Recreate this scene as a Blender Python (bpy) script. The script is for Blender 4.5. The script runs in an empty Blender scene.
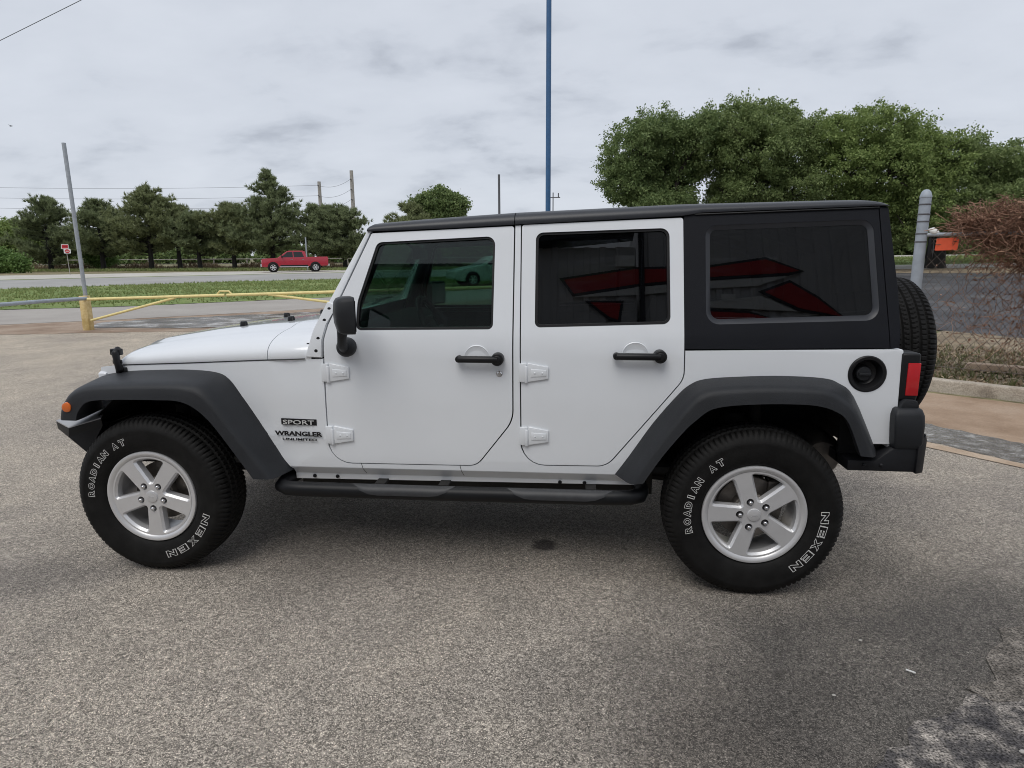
import bpy, bmesh, math, random
import numpy as np
from mathutils import Vector, Matrix, Euler
R = math.radians
random.seed(7); rng = np.random.default_rng(11)
S = bpy.context.scene
COL = S.collection

# ------------------------------------------------------------------ camera, sky, sun, exposure
def axes(yaw, pitch, roll):
    f0 = Vector((math.sin(yaw), math.cos(yaw), 0)); r0 = Vector((math.cos(yaw), -math.sin(yaw), 0)); u0 = Vector((0, 0, 1))
    f = f0*math.cos(pitch) - u0*math.sin(pitch); u = u0*math.cos(pitch) + f0*math.sin(pitch)
    return r0*math.cos(roll) + u*math.sin(roll), u*math.cos(roll) - r0*math.sin(roll), f
cr, cu, cf = axes(R(-5.57031562), R(11.13128686), R(-0.36835662))
cam = bpy.data.cameras.new('camera'); camo = bpy.data.objects.new('camera', cam); COL.objects.link(camo)
camo.matrix_world = Matrix(((cr.x, cu.x, -cf.x, 2.11038802), (cr.y, cu.y, -cf.y, -2.87986285), (cr.z, cu.z, -cf.z, 1.57554801), (0, 0, 0, 1)))
cam.sensor_width = 36.0; cam.lens = 36*642.615858/1024; cam.clip_end = 3000; cam.clip_start = .05
S.camera = camo
S.view_settings.view_transform = 'Standard'; S.view_settings.look = 'None'
S.view_settings.gamma = 1; S.view_settings.use_curve_mapping = False
S.view_settings.exposure = 0.20
S.cycles.filter_width = 1.0
SUN_EL, SUN_AZ = R(58), R(200)       # behind the camera, a little to its left
W = bpy.data.worlds.new('World'); S.world = W; W.use_nodes = True
nt = W.node_tree; nt.nodes.clear(); N = nt.nodes.new; LK = nt.links.new
out = N('ShaderNodeOutputWorld'); mixs = N('ShaderNodeMixShader')
sky = N('ShaderNodeTexSky'); sky.sky_type = 'NISHITA'; sky.sun_disc = False
sky.sun_elevation = SUN_EL; sky.sun_rotation = SUN_AZ
b1 = N('ShaderNodeBackground'); b1.inputs[1].default_value = .1; LK(sky.outputs[0], b1.inputs[0])
tc = N('ShaderNodeTexCoord'); sep = N('ShaderNodeSeparateXYZ'); LK(tc.outputs['Generated'], sep.inputs[0])
# clouds on a flat deck overhead: direction divided by its height
zz = N('ShaderNodeMath'); zz.operation = 'MAXIMUM'; LK(sep.outputs[2], zz.inputs[0]); zz.inputs[1].default_value = 0.0
za = N('ShaderNodeMath'); za.operation = 'ADD'; LK(zz.outputs[0], za.inputs[0]); za.inputs[1].default_value = .30
dv = N('ShaderNodeVectorMath'); dv.operation = 'DIVIDE'; LK(tc.outputs['Generated'], dv.inputs[0]); LK(za.outputs[0], dv.inputs[1])
n1 = N('ShaderNodeTexNoise'); n1.inputs['Scale'].default_value = 3.1; n1.inputs['Detail'].default_value = 7; n1.inputs['Roughness'].default_value = .52
n1.inputs['Distortion'].default_value = .15
mp = N('ShaderNodeMapping'); mp.inputs['Location'].default_value = (3.3, 1.2, .4); mp.inputs['Scale'].default_value = (1, 1.35, 1)
LK(dv.outputs[0], mp.inputs[0]); LK(mp.outputs[0], n1.inputs['Vector'])
cr1 = N('ShaderNodeValToRGB'); LK(n1.outputs[0], cr1.inputs[0])
e = cr1.color_ramp.elements
e[0].position = .30; e[0].color = (.48, .515, .585, 1)
e[1].position = .72; e[1].color = (.71, .75, .825, 1)
m = e.new(.385); m.color = (.595, .635, .71, 1)
m = e.new(.47); m.color = (.66, .70, .775, 1)
b2 = N('ShaderNodeBackground'); LK(cr1.outputs[0], b2.inputs[0]); b2.inputs[1].default_value = .86
mixs.inputs[0].default_value = .94
LK(b1.outputs[0], mixs.inputs[1]); LK(b2.outputs[0], mixs.inputs[2]); LK(mixs.outputs[0], out.inputs[0])
sl = bpy.data.lights.new('sun', 'SUN'); sl.energy = 1.35; sl.angle = R(38); sl.color = (1, .965, .91)
so = bpy.data.objects.new('sun', sl); COL.objects.link(so)
sd = Vector((math.sin(SUN_AZ)*math.cos(SUN_EL), math.cos(SUN_AZ)*math.cos(SUN_EL), math.sin(SUN_EL)))
so.rotation_euler = (-sd).to_track_quat('-Z', 'Y').to_euler(); so.location = (0, -3, 12)

# ------------------------------------------------------------------ materials
def newmat(name):
    m = bpy.data.materials.new(name); m.use_nodes = True
    t = m.node_tree; b = t.nodes['Principled BSDF']
    return m, t, b
def c4(c): return (c[0], c[1], c[2], 1)
def pmat(name, col, rough=.5, metal=0, var=0., vscale=8, bump=0., bscale=60, coat=0, col2=None, spec=.5, det=5):
    m, t, b = newmat(name)
    b.inputs['Base Color'].default_value = c4(col); b.inputs['Roughness'].default_value = rough
    b.inputs['Metallic'].default_value = metal; b.inputs['Coat Weight'].default_value = coat; b.inputs['Coat Roughness'].default_value = .06
    b.inputs['Specular IOR Level'].default_value = spec
    tcn = t.nodes.new('ShaderNodeTexCoord')
    if var > 0 or col2:
        n = t.nodes.new('ShaderNodeTexNoise'); n.inputs['Scale'].default_value = vscale; n.inputs['Detail'].default_value = det
        n.inputs['Roughness'].default_value = .6
        t.links.new(tcn.outputs['Object'], n.inputs['Vector'])
        r = t.nodes.new('ShaderNodeValToRGB'); t.links.new(n.outputs[0], r.inputs[0])
        r.color_ramp.elements[0].position = .35; r.color_ramp.elements[1].position = .68
        a = col2 if col2 else [x*(1+var) for x in col]
        r.color_ramp.elements[0].color = c4([x*(1-var) for x in col]); r.color_ramp.elements[1].color = c4(a)
        t.links.new(r.outputs[0], b.inputs['Base Color'])
    if bump > 0:
        n = t.nodes.new('ShaderNodeTexNoise'); n.inputs['Scale'].default_value = bscale; n.inputs['Detail'].default_value = 3
        t.links.new(tcn.outputs['Object'], n.inputs['Vector'])
        bp = t.nodes.new('ShaderNodeBump'); bp.inputs['Strength'].default_value = bump; bp.inputs['Distance'].default_value = .01
        t.links.new(n.outputs[0], bp.inputs['Height']); t.links.new(bp.outputs[0], b.inputs['Normal'])
    return m
def glass(name, tint, rough=.0, ior=1.5):
    m = bpy.data.materials.new(name); m.use_nodes = True; t = m.node_tree; t.nodes.clear()
    o = t.nodes.new('ShaderNodeOutputMaterial'); mx = t.nodes.new('ShaderNodeMixShader')
    tr = t.nodes.new('ShaderNodeBsdfTransparent'); tr.inputs[0].default_value = c4(tint)
    gl = t.nodes.new('ShaderNodeBsdfGlossy'); gl.inputs['Roughness'].default_value = rough
    fr = t.nodes.new('ShaderNodeFresnel'); fr.inputs[0].default_value = ior
    t.links.new(fr.outputs[0], mx.inputs[0]); t.links.new(tr.outputs[0], mx.inputs[1]); t.links.new(gl.outputs[0], mx.inputs[2])
    t.links.new(mx.outputs[0], o.inputs[0]); return m
def leafmat(name, c1, c2, trans=.25, rough=.55):
    m, t, b = newmat(name); b.inputs['Roughness'].default_value = rough
    g = t.nodes.new('ShaderNodeNewGeometry'); r = t.nodes.new('ShaderNodeValToRGB')
    r.color_ramp.elements[0].color = c4(c1); r.color_ramp.elements[1].color = c4(c2)
    t.links.new(g.outputs['Random Per Island'], r.inputs[0]); t.links.new(r.outputs[0], b.inputs['Base Color'])
    b.inputs['Specular IOR Level'].default_value = .3
    tl = t.nodes.new('ShaderNodeBsdfTranslucent'); t.links.new(r.outputs[0], tl.inputs[0])
    mx = t.nodes.new('ShaderNodeMixShader'); mx.inputs[0].default_value = trans
    o = t.nodes['Material Output']
    t.links.new(b.outputs[0], mx.inputs[1]); t.links.new(tl.outputs[0], mx.inputs[2]); t.links.new(mx.outputs[0], o.inputs[0])
    return m
M = {}
M['paint'] = pmat('white_paint', (.76, .785, .815), .28, var=.012, vscale=3, coat=1.0)
M['flare'] = pmat('textured_black_plastic', (.018, .0195, .0225), .48, var=.16, vscale=5, bump=.22, bscale=420, spec=.32)
M['roof'] = pmat('grained_hardtop', (.0075, .0085, .012), .55, var=.1, vscale=4, bump=.25, bscale=500, spec=.18)
M['rail'] = pmat('hardtop_sky_lit_edge', (.026, .028, .034), .40, var=.1, vscale=4, bump=.1, bscale=500)  # lighter copy of the hardtop black: sky sheen on top and bevels painted in
M['black'] = pmat('black_trim', (.008, .008, .009), .42, var=.15, vscale=9, spec=.35)
M['matte'] = pmat('matte_black', (.010, .010, .010), .85, var=.2, vscale=9)
M['under'] = pmat('dusty_underbody', (.016, .015, .014), .8, var=.4, vscale=7)
M['tyre'] = pmat('tyre_rubber', (.0095, .0092, .009), .66, var=.30, vscale=14, bump=.12, bscale=160, spec=.18)
M['rim'] = pmat('silver_alloy', (.66, .66, .67), .30, metal=.45, var=.03, vscale=12)
M['chrome'] = pmat('chrome', (.75, .75, .76), .12, metal=1)
M['disc'] = pmat('brake_iron', (.20, .18, .16), .5, metal=.7, var=.25, vscale=20)
M['steel'] = pmat('black_powder_steel', (.012, .0125, .015), .42, var=.12, vscale=9, bump=.1, bscale=300, spec=.3)
M['bplate'] = pmat('bumper_top_sky_sheen', (.34, .345, .36), .3, var=.1, vscale=9)  # bumper top coloured pale grey for the sky reflected in it
M['galv'] = pmat('galvanised_steel', (.36, .39, .42), .45, metal=.35, var=.12, vscale=11)
M['rail_grey'] = pmat('painted_grey_pipe', (.33, .37, .42), .5, var=.12, vscale=7)
M['yellow'] = pmat('yellow_paint_worn', (.62, .45, .17), .6, var=.12, vscale=9, col2=(.78, .62, .33))
M['yellow2'] = pmat('yellow_pipe_faded', (.78, .66, .30), .6, var=.10, vscale=9)
M['letter'] = pmat('white_rubber', (.58, .58, .565), .6)
M['red'] = pmat('truck_red', (.36, .011, .028), .25, var=.05, coat=.7)
M['silver'] = pmat('sedan_silver', (.48, .52, .52), .25, var=.03, coat=.5)
M['redlens'] = pmat('red_lens', (.50, .010, .015), .12, coat=.6)
M['amber'] = pmat('amber_lens', (.65, .14, .02), .18, coat=.6)
M['darkglass'] = pmat('dark_window', (.012, .014, .015), .06)
M['glass_front'] = glass('clear_green_glass', (.47, .59, .545))
M['glass_dark'] = glass('privacy_glass', (.30, .31, .32), ior=1.62)
M['seat'] = pmat('seat_cloth', (.010, .010, .011), .9, var=.15, vscale=30)
M['headlens'] = pmat('headlamp_lens', (.7, .72, .74), .08, coat=.5)
M['wood'] = pmat('pole_wood', (.36, .34, .31), .8, var=.2, vscale=5)
M['bluepole'] = pmat('blue_painted_pole', (.035, .11, .25), .45, var=.08, vscale=3)
M['wire'] = pmat('cable', (.10, .10, .11), .6)
M['bark'] = pmat('bark', (.055, .045, .036), .9, var=.3, vscale=9, bump=.6, bscale=14)
M['barkdark'] = pmat('dark_bark', (.018, .016, .014), .9, var=.3, vscale=9, bump=.6, bscale=14)
M['oak'] = leafmat('broad_leaves', (.125, .178, .060), (.295, .36, .145), .42)
M['oak2'] = leafmat('broad_leaves_lighter', (.145, .21, .062), (.325, .40, .14), .42)
M['oak3'] = leafmat('broad_leaves_dark', (.105, .16, .058), (.25, .315, .125), .40)
M['pine'] = leafmat('pine_needles', (.135, .165, .088), (.31, .36, .185), .42)
M['pine2'] = leafmat('pine_needles_olive', (.155, .182, .088), (.34, .375, .19), .42)
M['bush'] = leafmat('bright_shrub_leaves', (.10, .18, .045), (.22, .33, .11), .35)
M['drybrush'] = leafmat('dry_brush', (.11, .075, .045), (.26, .19, .115), .2)
M['grassblade'] = leafmat('grass_blades', (.16, .22, .068), (.40, .43, .19), .38)
M['weed'] = leafmat('weed_blades', (.06, .10, .03), (.20, .19, .09), .3)
M['litter'] = leafmat('dry_leaf_litter', (.10, .06, .035), (.42, .33, .22), .1)
M['vine'] = leafmat('dead_vine_stems', (.16, .078, .050), (.44, .265, .18), .1)
M['chain'] = pmat('rusty_chain_link', (.15, .125, .11), .6, metal=.3, var=.35, vscale=6)
M['orange'] = pmat('orange_sign_face', (.72, .10, .035), .5, var=.06, vscale=20)
M['white'] = pmat('white_plastic', (.75, .75, .73), .5)
M['signred'] = pmat('sign_red', (.50, .03, .04), .5)
M['wall'] = pmat('ribbed_metal_siding', (.58, .59, .61), .5, var=.05, vscale=1.5)
M['eave'] = pmat('dark_eave', (.03, .035, .05), .5)
M['crimson'] = pmat('crimson_graphic', (.50, .035, .04), .5)
M['palegrey'] = pmat('pale_grey_graphic', (.78, .80, .80), .5)
M['stone'] = pmat('pale_stone', (.42, .40, .37), .7)
M['stepblack'] = pmat('black_step_tube', (.006, .0065, .008), .45, var=.15, vscale=9, spec=.28)
M['steppad'] = pmat('ribbed_step_pad', (.028, .029, .032), .5, var=.15, vscale=30)
M['bird'] = pmat('dark_feathers', (.02, .02, .02), .8)

# ------------------------------------------------------------------ mesh building
class MB:
    def __init__(s): s.v = []; s.f = []
    def add(s, vs, fs, mat=None):
        k = len(s.v)
        for p in vs:
            p = Vector(p); s.v.append(mat @ p if mat else p)
        s.f += [tuple(i+k for i in f) for f in fs]; return s
    def box(s, c, d, mat=None):
        x, y, z = [q/2 for q in d]; cx, cy, cz = c
        vs = [(cx+i*x, cy+j*y, cz+k*z) for i in (-1, 1) for j in (-1, 1) for k in (-1, 1)]
        return s.add(vs, [(0, 1, 3, 2), (4, 6, 7, 5), (0, 4, 5, 1), (2, 3, 7, 6), (0, 2, 6, 4), (1, 5, 7, 3)], mat)
    def loft(s, secs, closed=True, caps=True, mat=None):
        n = len(secs[0]); vs = [p for q in secs for p in q]; fs = []
        for i in range(len(secs)-1):
            for j in range(n if closed else n-1):
                a = i*n+j; b = i*n+(j+1) % n
                fs.append((a, b, b+n, a+n))
        if caps and closed:
            fs.append(tuple(range(n))[::-1]); fs.append(tuple(range((len(secs)-1)*n, len(secs)*n)))
        return s.add(vs, fs, mat)
    def tube(s, path, r, n=10, caps=True, mat=None):
        path = [Vector(p) for p in path]; secs = []
        rr = r if isinstance(r, (list, tuple)) else [r]*len(path)
        t0 = (path[1]-path[0]).normalized(); up = Vector((0, 0, 1)) if abs(t0.z) < .9 else Vector((1, 0, 0))
        a = t0.cross(up).normalized()
        for i, p in enumerate(path):
            t = (path[min(i+1, len(path)-1)]-path[max(i-1, 0)]).normalized()
            a = (a - t*a.dot(t)).normalized(); b = t.cross(a)
            secs.append([p + (a*math.cos(q)+b*math.sin(q))*rr[i] for q in [2*math.pi*k/n for k in range(n)]])
        return s.loft(secs, True, caps, mat)
    def revolve(s, prof, n=48, axis='Y', c=(0, 0, 0), closed=False):
        secs = []
        for k in range(n+1):
            a = 2*math.pi*k/n; ca, sa = math.cos(a), math.sin(a)
            if axis == 'Y': secs.append([(c[0]+r*ca, c[1]+h, c[2]+r*sa) for r, h in prof])
            elif axis == 'X': secs.append([(c[0]+h, c[1]+r*ca, c[2]+r*sa) for r, h in prof])
            else: secs.append([(c[0]+r*ca, c[1]+r*sa, c[2]+h) for r, h in prof])
        s.loft(secs, closed, False); return s
    def prism(s, poly, a, b, axis='Y', mat=None):
        def P(u, v, w): return {'Y': (u, w, v), 'X': (w, u, v), 'Z': (u, v, w)}[axis]
        n = len(poly)
        vs = [P(u, v, a) for u, v in poly] + [P(u, v, b) for u, v in poly]
        fs = [tuple(range(n)), tuple(range(2*n-1, n-1, -1))] + [(i, i+n, (i+1) % n+n, (i+1) % n) for i in range(n)]
        return s.add(vs, fs, mat)
WM = {}
def link(o, parent=None, world=True):
    COL.objects.link(o)
    if parent is not None:
        o.parent = parent
        if world: o.matrix_parent_inverse = WM.get(parent.name, Matrix()).inverted()
    return o
def tag(o, label=None, cat=None, group=None, kind=None):
    if label: o['label'] = label
    if cat: o['category'] = cat
    if group: o['group'] = group
    if kind: o['kind'] = kind
    return o
def thing(name, label, cat, loc=(0, 0, 0), group=None, rotz=0):
    o = bpy.data.objects.new(name, None); o.location = loc; o.rotation_euler = (0, 0, rotz); o.empty_display_size = .2
    COL.objects.link(o); WM[o.name] = Matrix.Translation(loc) @ Matrix.Rotation(rotz, 4, 'Z')
    return tag(o, label, cat, group)
def meshdata(name, mb, mat, bevel=0, ang=38, seg=2, weld=True, flip=False, smooth=True):
    me = bpy.data.meshes.new(name)
    if isinstance(mb, bmesh.types.BMesh): bm = mb
    else:
        bm = bmesh.new(); vs = [bm.verts.new(p) for p in mb.v]
        for f in mb.f:
            try: bm.faces.new([vs[i] for i in f])
            except ValueError: pass
    if weld: bmesh.ops.remove_doubles(bm, verts=bm.verts, dist=1e-5)
    bmesh.ops.recalc_face_normals(bm, faces=bm.faces)
    if bevel > 0:
        ed = [q for q in bm.edges if len(q.link_faces) == 2 and q.calc_face_angle(0) > R(ang)]
        bmesh.ops.bevel(bm, geom=ed, offset=bevel, segments=seg, profile=.5, affect='EDGES', clamp_overlap=True)
    bm.to_mesh(me); bm.free()
    if smooth:
        me.shade_smooth(); me.set_sharp_from_angle(angle=R(ang))
    me.materials.append(mat); return me
def mk(name, mb, mat, parent=None, world=True, **kw):
    o = bpy.data.objects.new(name, meshdata(name, mb, mat, **kw)); return link(o, parent, world)
def rawmesh(name, V, F, mat, parent=None, world=True, smooth=False):
    """V (n,3) float array, F (m,k) int array with k = 3 or 4"""
    me = bpy.data.meshes.new(name); k = F.shape[1]
    me.vertices.add(len(V)); me.vertices.foreach_set('co', np.asarray(V, np.float32).ravel())
    me.loops.add(F.size); me.loops.foreach_set('vertex_index', F.astype(np.int32).ravel())
    me.polygons.add(len(F)); me.polygons.foreach_set('loop_start', np.arange(0, F.size, k, dtype=np.int32))
    me.polygons.foreach_set('loop_total', np.full(len(F), k, np.int32))
    me.update(calc_edges=True); me.validate()
    if smooth: me.shade_smooth()
    me.materials.append(mat); o = bpy.data.objects.new(name, me); return link(o, parent, world)
def rpoly(pts, n=6):
    """polygon with rounded corners: pts of (x, z, radius)"""
    out = []; L = len(pts)
    for i in range(L):
        x, z = pts[i][:2]; r = pts[i][2] if len(pts[i]) > 2 else 0
        p = Vector((x, z)); a = Vector(pts[i-1][:2])-p; b = Vector(pts[(i+1) % L][:2])-p
        if r <= 0: out.append((x, z)); continue
        an = a.angle(b); d = min(r/math.tan(an/2), a.length*.48, b.length*.48)
        rr = d*math.tan(an/2); bis = (a.normalized()+b.normalized()).normalized(); cc = p + bis*(rr/math.sin(an/2))
        s = p + a.normalized()*d; t = p + b.normalized()*d
        a0 = math.atan2(s.y-cc.y, s.x-cc.x); a1 = math.atan2(t.y-cc.y, t.x-cc.x); da = (a1-a0+math.pi) % (2*math.pi)-math.pi
        out += [(cc.x+rr*math.cos(a0+da*k/n), cc.y+rr*math.sin(a0+da*k/n)) for k in range(n+1)]
    return out
def area2(p): return sum(p[i-1][0]*p[i][1]-p[i][0]*p[i-1][1] for i in range(len(p)))
def inflate(p, d):
    s = 1 if area2(p) > 0 else -1; out = []; L = len(p)
    for i in range(L):
        a = Vector(p[i-1]); b = Vector(p[i]); c = Vector(p[(i+1) % L])
        n1 = (b-a); n2 = (c-b)
        if n1.length < 1e-6 or n2.length < 1e-6: out.append(p[i]); continue
        n1 = Vector((n1.y, -n1.x)).normalized()*s; n2 = Vector((n2.y, -n2.x)).normalized()*s
        n = (n1+n2); n = n/max(.3, n.length_squared/2)
        out.append((b.x+n.x*d, b.y+n.y*d))
    return out
CY = .9                                   # the vehicle's centre line
_yz = ([.3, .475, .505, .545, .6, .9, 1.15, 1.22, 1.75, 1.9], [.145, .145, .142, .106, .102, .10, .108, .120, .255, .293])
def surf(x, z): return float(np.interp(z, *_yz) + np.interp(x, [-.5, .72], [.19, 0.]))
def panel(bm, outer, holes=(), off=0., thick=.03, far=False, step=.05, fn=surf):
    """a sheet that follows the body side, with openings, thickened inwards"""
    t = bmesh.new(); ed = []
    for lp in [outer]+list(holes):
        vs = [t.verts.new((x, 0, z)) for x, z in lp]
        ed += [t.edges.new((vs[i-1], vs[i])) for i in range(len(vs))]
    bmesh.ops.triangle_fill(t, edges=ed, use_beauty=True, normal=(0, -1, 0))
    zs = [z for x, z in outer]
    cuts = [k*step for k in range(int(min(zs)/step), int(max(zs)/step)+2)] + [.505, .545, 1.22]
    for z in cuts:
        if min(zs) < z < max(zs):
            bmesh.ops.bisect_plane(t, geom=t.verts[:]+t.edges[:]+t.faces[:], plane_co=(0, 0, z), plane_no=(0, 0, 1), dist=1e-5)
    front = t.faces[:]
    for v in t.verts: v.co.y = fn(v.co.x, v.co.z)+off
    r = bmesh.ops.extrude_face_region(t, geom=front)
    for g in r['geom']:
        if isinstance(g, bmesh.types.BMVert): g.co.y += thick
    if far:
        for v in t.verts: v.co.y = 2*CY - v.co.y
    me = bpy.data.meshes.new('tmp'); t.to_mesh(me); t.free(); bm.from_mesh(me); bpy.data.meshes.remove(me)
    return bm
def bothsides(fn):
    for far in (False, True): fn(far)
def mirror_mb(mb):
    q = MB(); q.v = [Vector((p.x, 2*CY-p.y, p.z)) for p in mb.v]; q.f = [tuple(reversed(f)) for f in mb.f]; return q
def sstep(a, b, x):
    t = np.clip((x-a)/(b-a), 0, 1); return t*t*(3-2*t)
def hgt(x, y):
    """ground height: flat lot, roads rising a little beyond, a bank on the right"""
    hl = .45*np.clip((y-16)/36, 0, 1)
    s = (x-2.11)*.48+(y+2.88)*.877
    hr = np.interp(s, [13, 32, 35, 46, 55], [0, .63, .87, 1.47, 1.6])
    w = sstep(-4, 7, x)
    return hl*(1-w)+hr*w

# ================================================================== GROUND AND ROADS
def ground_material():
    m, t, b = newmat('lot_aggregate'); n = t.nodes.new; l = t.links.new
    tcn = n('ShaderNodeTexCoord'); P = tcn.outputs['Object']
    def noise(sc, det=4, rough=.55):
        q = n('ShaderNodeTexNoise'); q.inputs['Scale'].default_value = sc; q.inputs['Detail'].default_value = det; q.inputs['Roughness'].default_value = rough
        l(P, q.inputs['Vector']); return q.outputs[0]
    def ramp(inp, stops):
        q = n('ShaderNodeValToRGB'); l(inp, q.inputs[0]); el = q.color_ramp.elements
        el[0].position, el[0].color = stops[0][0], c4(stops[0][1]); el[1].position, el[1].color = stops[-1][0], c4(stops[-1][1])
        for ps, cc in stops[1:-1]: q2 = el.new(ps); q2.color = c4(cc)
        return q.outputs[0]
    def mixc(f, a, bb, mode='MIX'):
        q = n('ShaderNodeMix'); q.data_type = 'RGBA'; q.blend_type = mode
        for s_, v in ((0, f), (6, a), (7, bb)):
            if isinstance(v, (int, float)): q.inputs[s_].default_value = v
            elif isinstance(v, tuple): q.inputs[s_].default_value = c4(v)
            else: l(v, q.inputs[s_])
        return q.outputs[2]
    vo = n('ShaderNodeTexVoronoi'); vo.inputs['Scale'].default_value = 300; l(P, vo.inputs['Vector'])
    v2 = n('ShaderNodeTexVoronoi'); v2.inputs['Scale'].default_value = 95; l(P, v2.inputs['Vector']); sp2 = n('ShaderNodeSeparateColor'); l(v2.outputs['Color'], sp2.inputs[0])
    sp = n('ShaderNodeSeparateColor'); l(vo.outputs['Color'], sp.inputs[0])
    g = lambda x, w=1.33: (x*1.0*w, x*.90*w, x*.79*w)
    RS_ = [(0, g(.022)), (.30, g(.070)), (.5, g(.185)), (.74, g(.355)), (.92, g(.54)), (1, g(.90))]
    stones = mixc(.25, ramp(sp.outputs[0], RS_), ramp(sp2.outputs[0], RS_))
    stones = mixc(.16, stones, ramp(noise(60, 3, .7), [(.3, g(.09)), (.7, g(.45))]))
    big = ramp(noise(.45, 5), [(.3, (.74, .74, .76)), (.5, (1, .995, .98)), (.72, (1.20, 1.18, 1.13))])
    mid = ramp(noise(2.6, 5, .62), [(.3, (.86, .86, .86)), (.7, (1.13, 1.12, 1.10))])
    c = mixc(1., stones, big, 'MULTIPLY'); c = mixc(1., c, mid, 'MULTIPLY')
    # drips and old oil spots, and a broad darker zone beside the broken patch
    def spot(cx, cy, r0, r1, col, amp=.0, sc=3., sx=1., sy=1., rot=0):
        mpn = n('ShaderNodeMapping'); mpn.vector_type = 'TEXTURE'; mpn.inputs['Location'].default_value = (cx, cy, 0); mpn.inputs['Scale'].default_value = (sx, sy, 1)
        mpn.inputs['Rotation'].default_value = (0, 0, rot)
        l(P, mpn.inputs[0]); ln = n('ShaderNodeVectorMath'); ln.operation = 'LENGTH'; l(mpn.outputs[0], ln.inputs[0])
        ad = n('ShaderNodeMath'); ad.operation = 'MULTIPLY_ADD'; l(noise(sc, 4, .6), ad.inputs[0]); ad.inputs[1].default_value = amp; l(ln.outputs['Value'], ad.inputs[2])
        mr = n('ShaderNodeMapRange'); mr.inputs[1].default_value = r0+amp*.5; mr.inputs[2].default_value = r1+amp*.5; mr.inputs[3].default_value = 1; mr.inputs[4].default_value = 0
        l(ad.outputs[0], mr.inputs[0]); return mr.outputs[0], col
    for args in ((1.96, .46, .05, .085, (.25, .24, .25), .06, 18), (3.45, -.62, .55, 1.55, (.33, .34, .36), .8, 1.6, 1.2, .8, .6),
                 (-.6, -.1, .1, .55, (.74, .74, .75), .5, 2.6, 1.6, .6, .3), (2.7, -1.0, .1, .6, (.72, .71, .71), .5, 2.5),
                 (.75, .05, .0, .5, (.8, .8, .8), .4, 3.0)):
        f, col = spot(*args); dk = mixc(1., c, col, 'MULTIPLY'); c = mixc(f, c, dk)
    # dust near the dirt shoulder
    sx = n('ShaderNodeSeparateXYZ'); l(P, sx.inputs[0])
    mr = n('ShaderNodeMapRange'); mr.inputs[1].default_value = 0; mr.inputs[2].default_value = 8; l(sx.outputs[1], mr.inputs[0])
    c = mixc(mr.outputs[0], c, mixc(1., c, (1.36, 1.32, 1.24), 'MULTIPLY'))
    l(c, b.inputs['Base Color']); b.inputs['Roughness'].default_value = .78; b.inputs['Specular IOR Level'].default_value = .35
    bp = n('ShaderNodeBump'); bp.inputs['Strength'].default_value = .55; bp.inputs['Distance'].default_value = .006
    l(vo.outputs['Distance'], bp.inputs['Height']); bp.invert = True; l(bp.outputs[0], b.inputs['Normal'])
    return m
def soilmat(name, stops, sc, rough=.9, bump=.5, bscale=40, sc2=None, fine=120, finec=(.6, 1.4), spec=.3):
    m, t, b = newmat(name); n = t.nodes.new; l = t.links.new
    P = n('ShaderNodeTexCoord').outputs['Object']
    q = n('ShaderNodeTexNoise'); q.inputs['Scale'].default_value = sc; q.inputs['Detail'].default_value = 8; q.inputs['Roughness'].default_value = .62; l(P, q.inputs['Vector'])
    r = n('ShaderNodeValToRGB'); l(q.outputs[0], r.inputs[0]); el = r.color_ramp.elements
    el[0].position, el[0].color = stops[0][0], c4(stops[0][1]); el[1].position, el[1].color = stops[-1][0], c4(stops[-1][1])
    for ps, cc in stops[1:-1]: k = el.new(ps); k.color = c4(cc)
    f = n('ShaderNodeTexNoise'); f.inputs['Scale'].default_value = fine; f.inputs['Detail'].default_value = 2; l(P, f.inputs['Vector'])
    fr = n('ShaderNodeMapRange'); fr.inputs[1].default_value = .3; fr.inputs[2].default_value = .7; fr.inputs[3].default_value = finec[0]; fr.inputs[4].default_value = finec[1]; l(f.outputs[0], fr.inputs[0])
    mx = n('ShaderNodeVectorMath'); mx.operation = 'SCALE'; l(r.outputs[0], mx.inputs[0]); l(fr.outputs[0], mx.inputs['Scale'])
    l(mx.outputs[0], b.inputs['Base Color']); b.inputs['Roughness'].default_value = rough; b.inputs['Specular IOR Level'].default_value = spec
    if bump:
        bn = n('ShaderNodeTexNoise'); bn.inputs['Scale'].default_value = bscale; bn.inputs['Detail'].default_value = 5; l(P, bn.inputs['Vector'])
        bp = n('ShaderNodeBump'); bp.inputs['Strength'].default_value = bump; bp.inputs['Distance'].default_value = .03; l(bn.outputs[0], bp.inputs['Height']); l(bp.outputs[0], b.inputs['Normal'])
    return m
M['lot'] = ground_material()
M['dirt'] = soilmat('red_dirt', [(.3, (.21, .145, .10)), (.5, (.32, .24, .18)), (.7, (.42, .34, .265))], .9, finec=(.8, 1.2), fine=60)
M['drive'] = soilmat('worn_drive', [(.3, (.31, .285, .26)), (.7, (.40, .375, .345))], .4, bump=.15, bscale=90, finec=(.85, 1.15), fine=70)
M['road'] = soilmat('grey_road', [(.3, (.30, .295, .285)), (.7, (.38, .375, .36))], .25, bump=.1, finec=(.9, 1.1), fine=30)
M['concrete'] = soilmat('pale_concrete', [(.3, (.42, .40, .36)), (.7, (.56, .54, .49))], .5, bump=.15, finec=(.85, 1.15), fine=40)
M['kerbc'] = soilmat('stained_kerb', [(.30, (.20, .165, .13)), (.45, (.37, .32, .26)), (.7, (.50, .45, .38))], 3.2, bump=.3, bscale=30, finec=(.75, 1.25), fine=90)
M['pan'] = soilmat('rust_stained_gutter_concrete', [(.28, (.23, .15, .095)), (.5, (.37, .265, .185)), (.72, (.45, .345, .26))], 1.1, rough=.7, bump=.12, finec=(.88, 1.12), fine=70)
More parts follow.
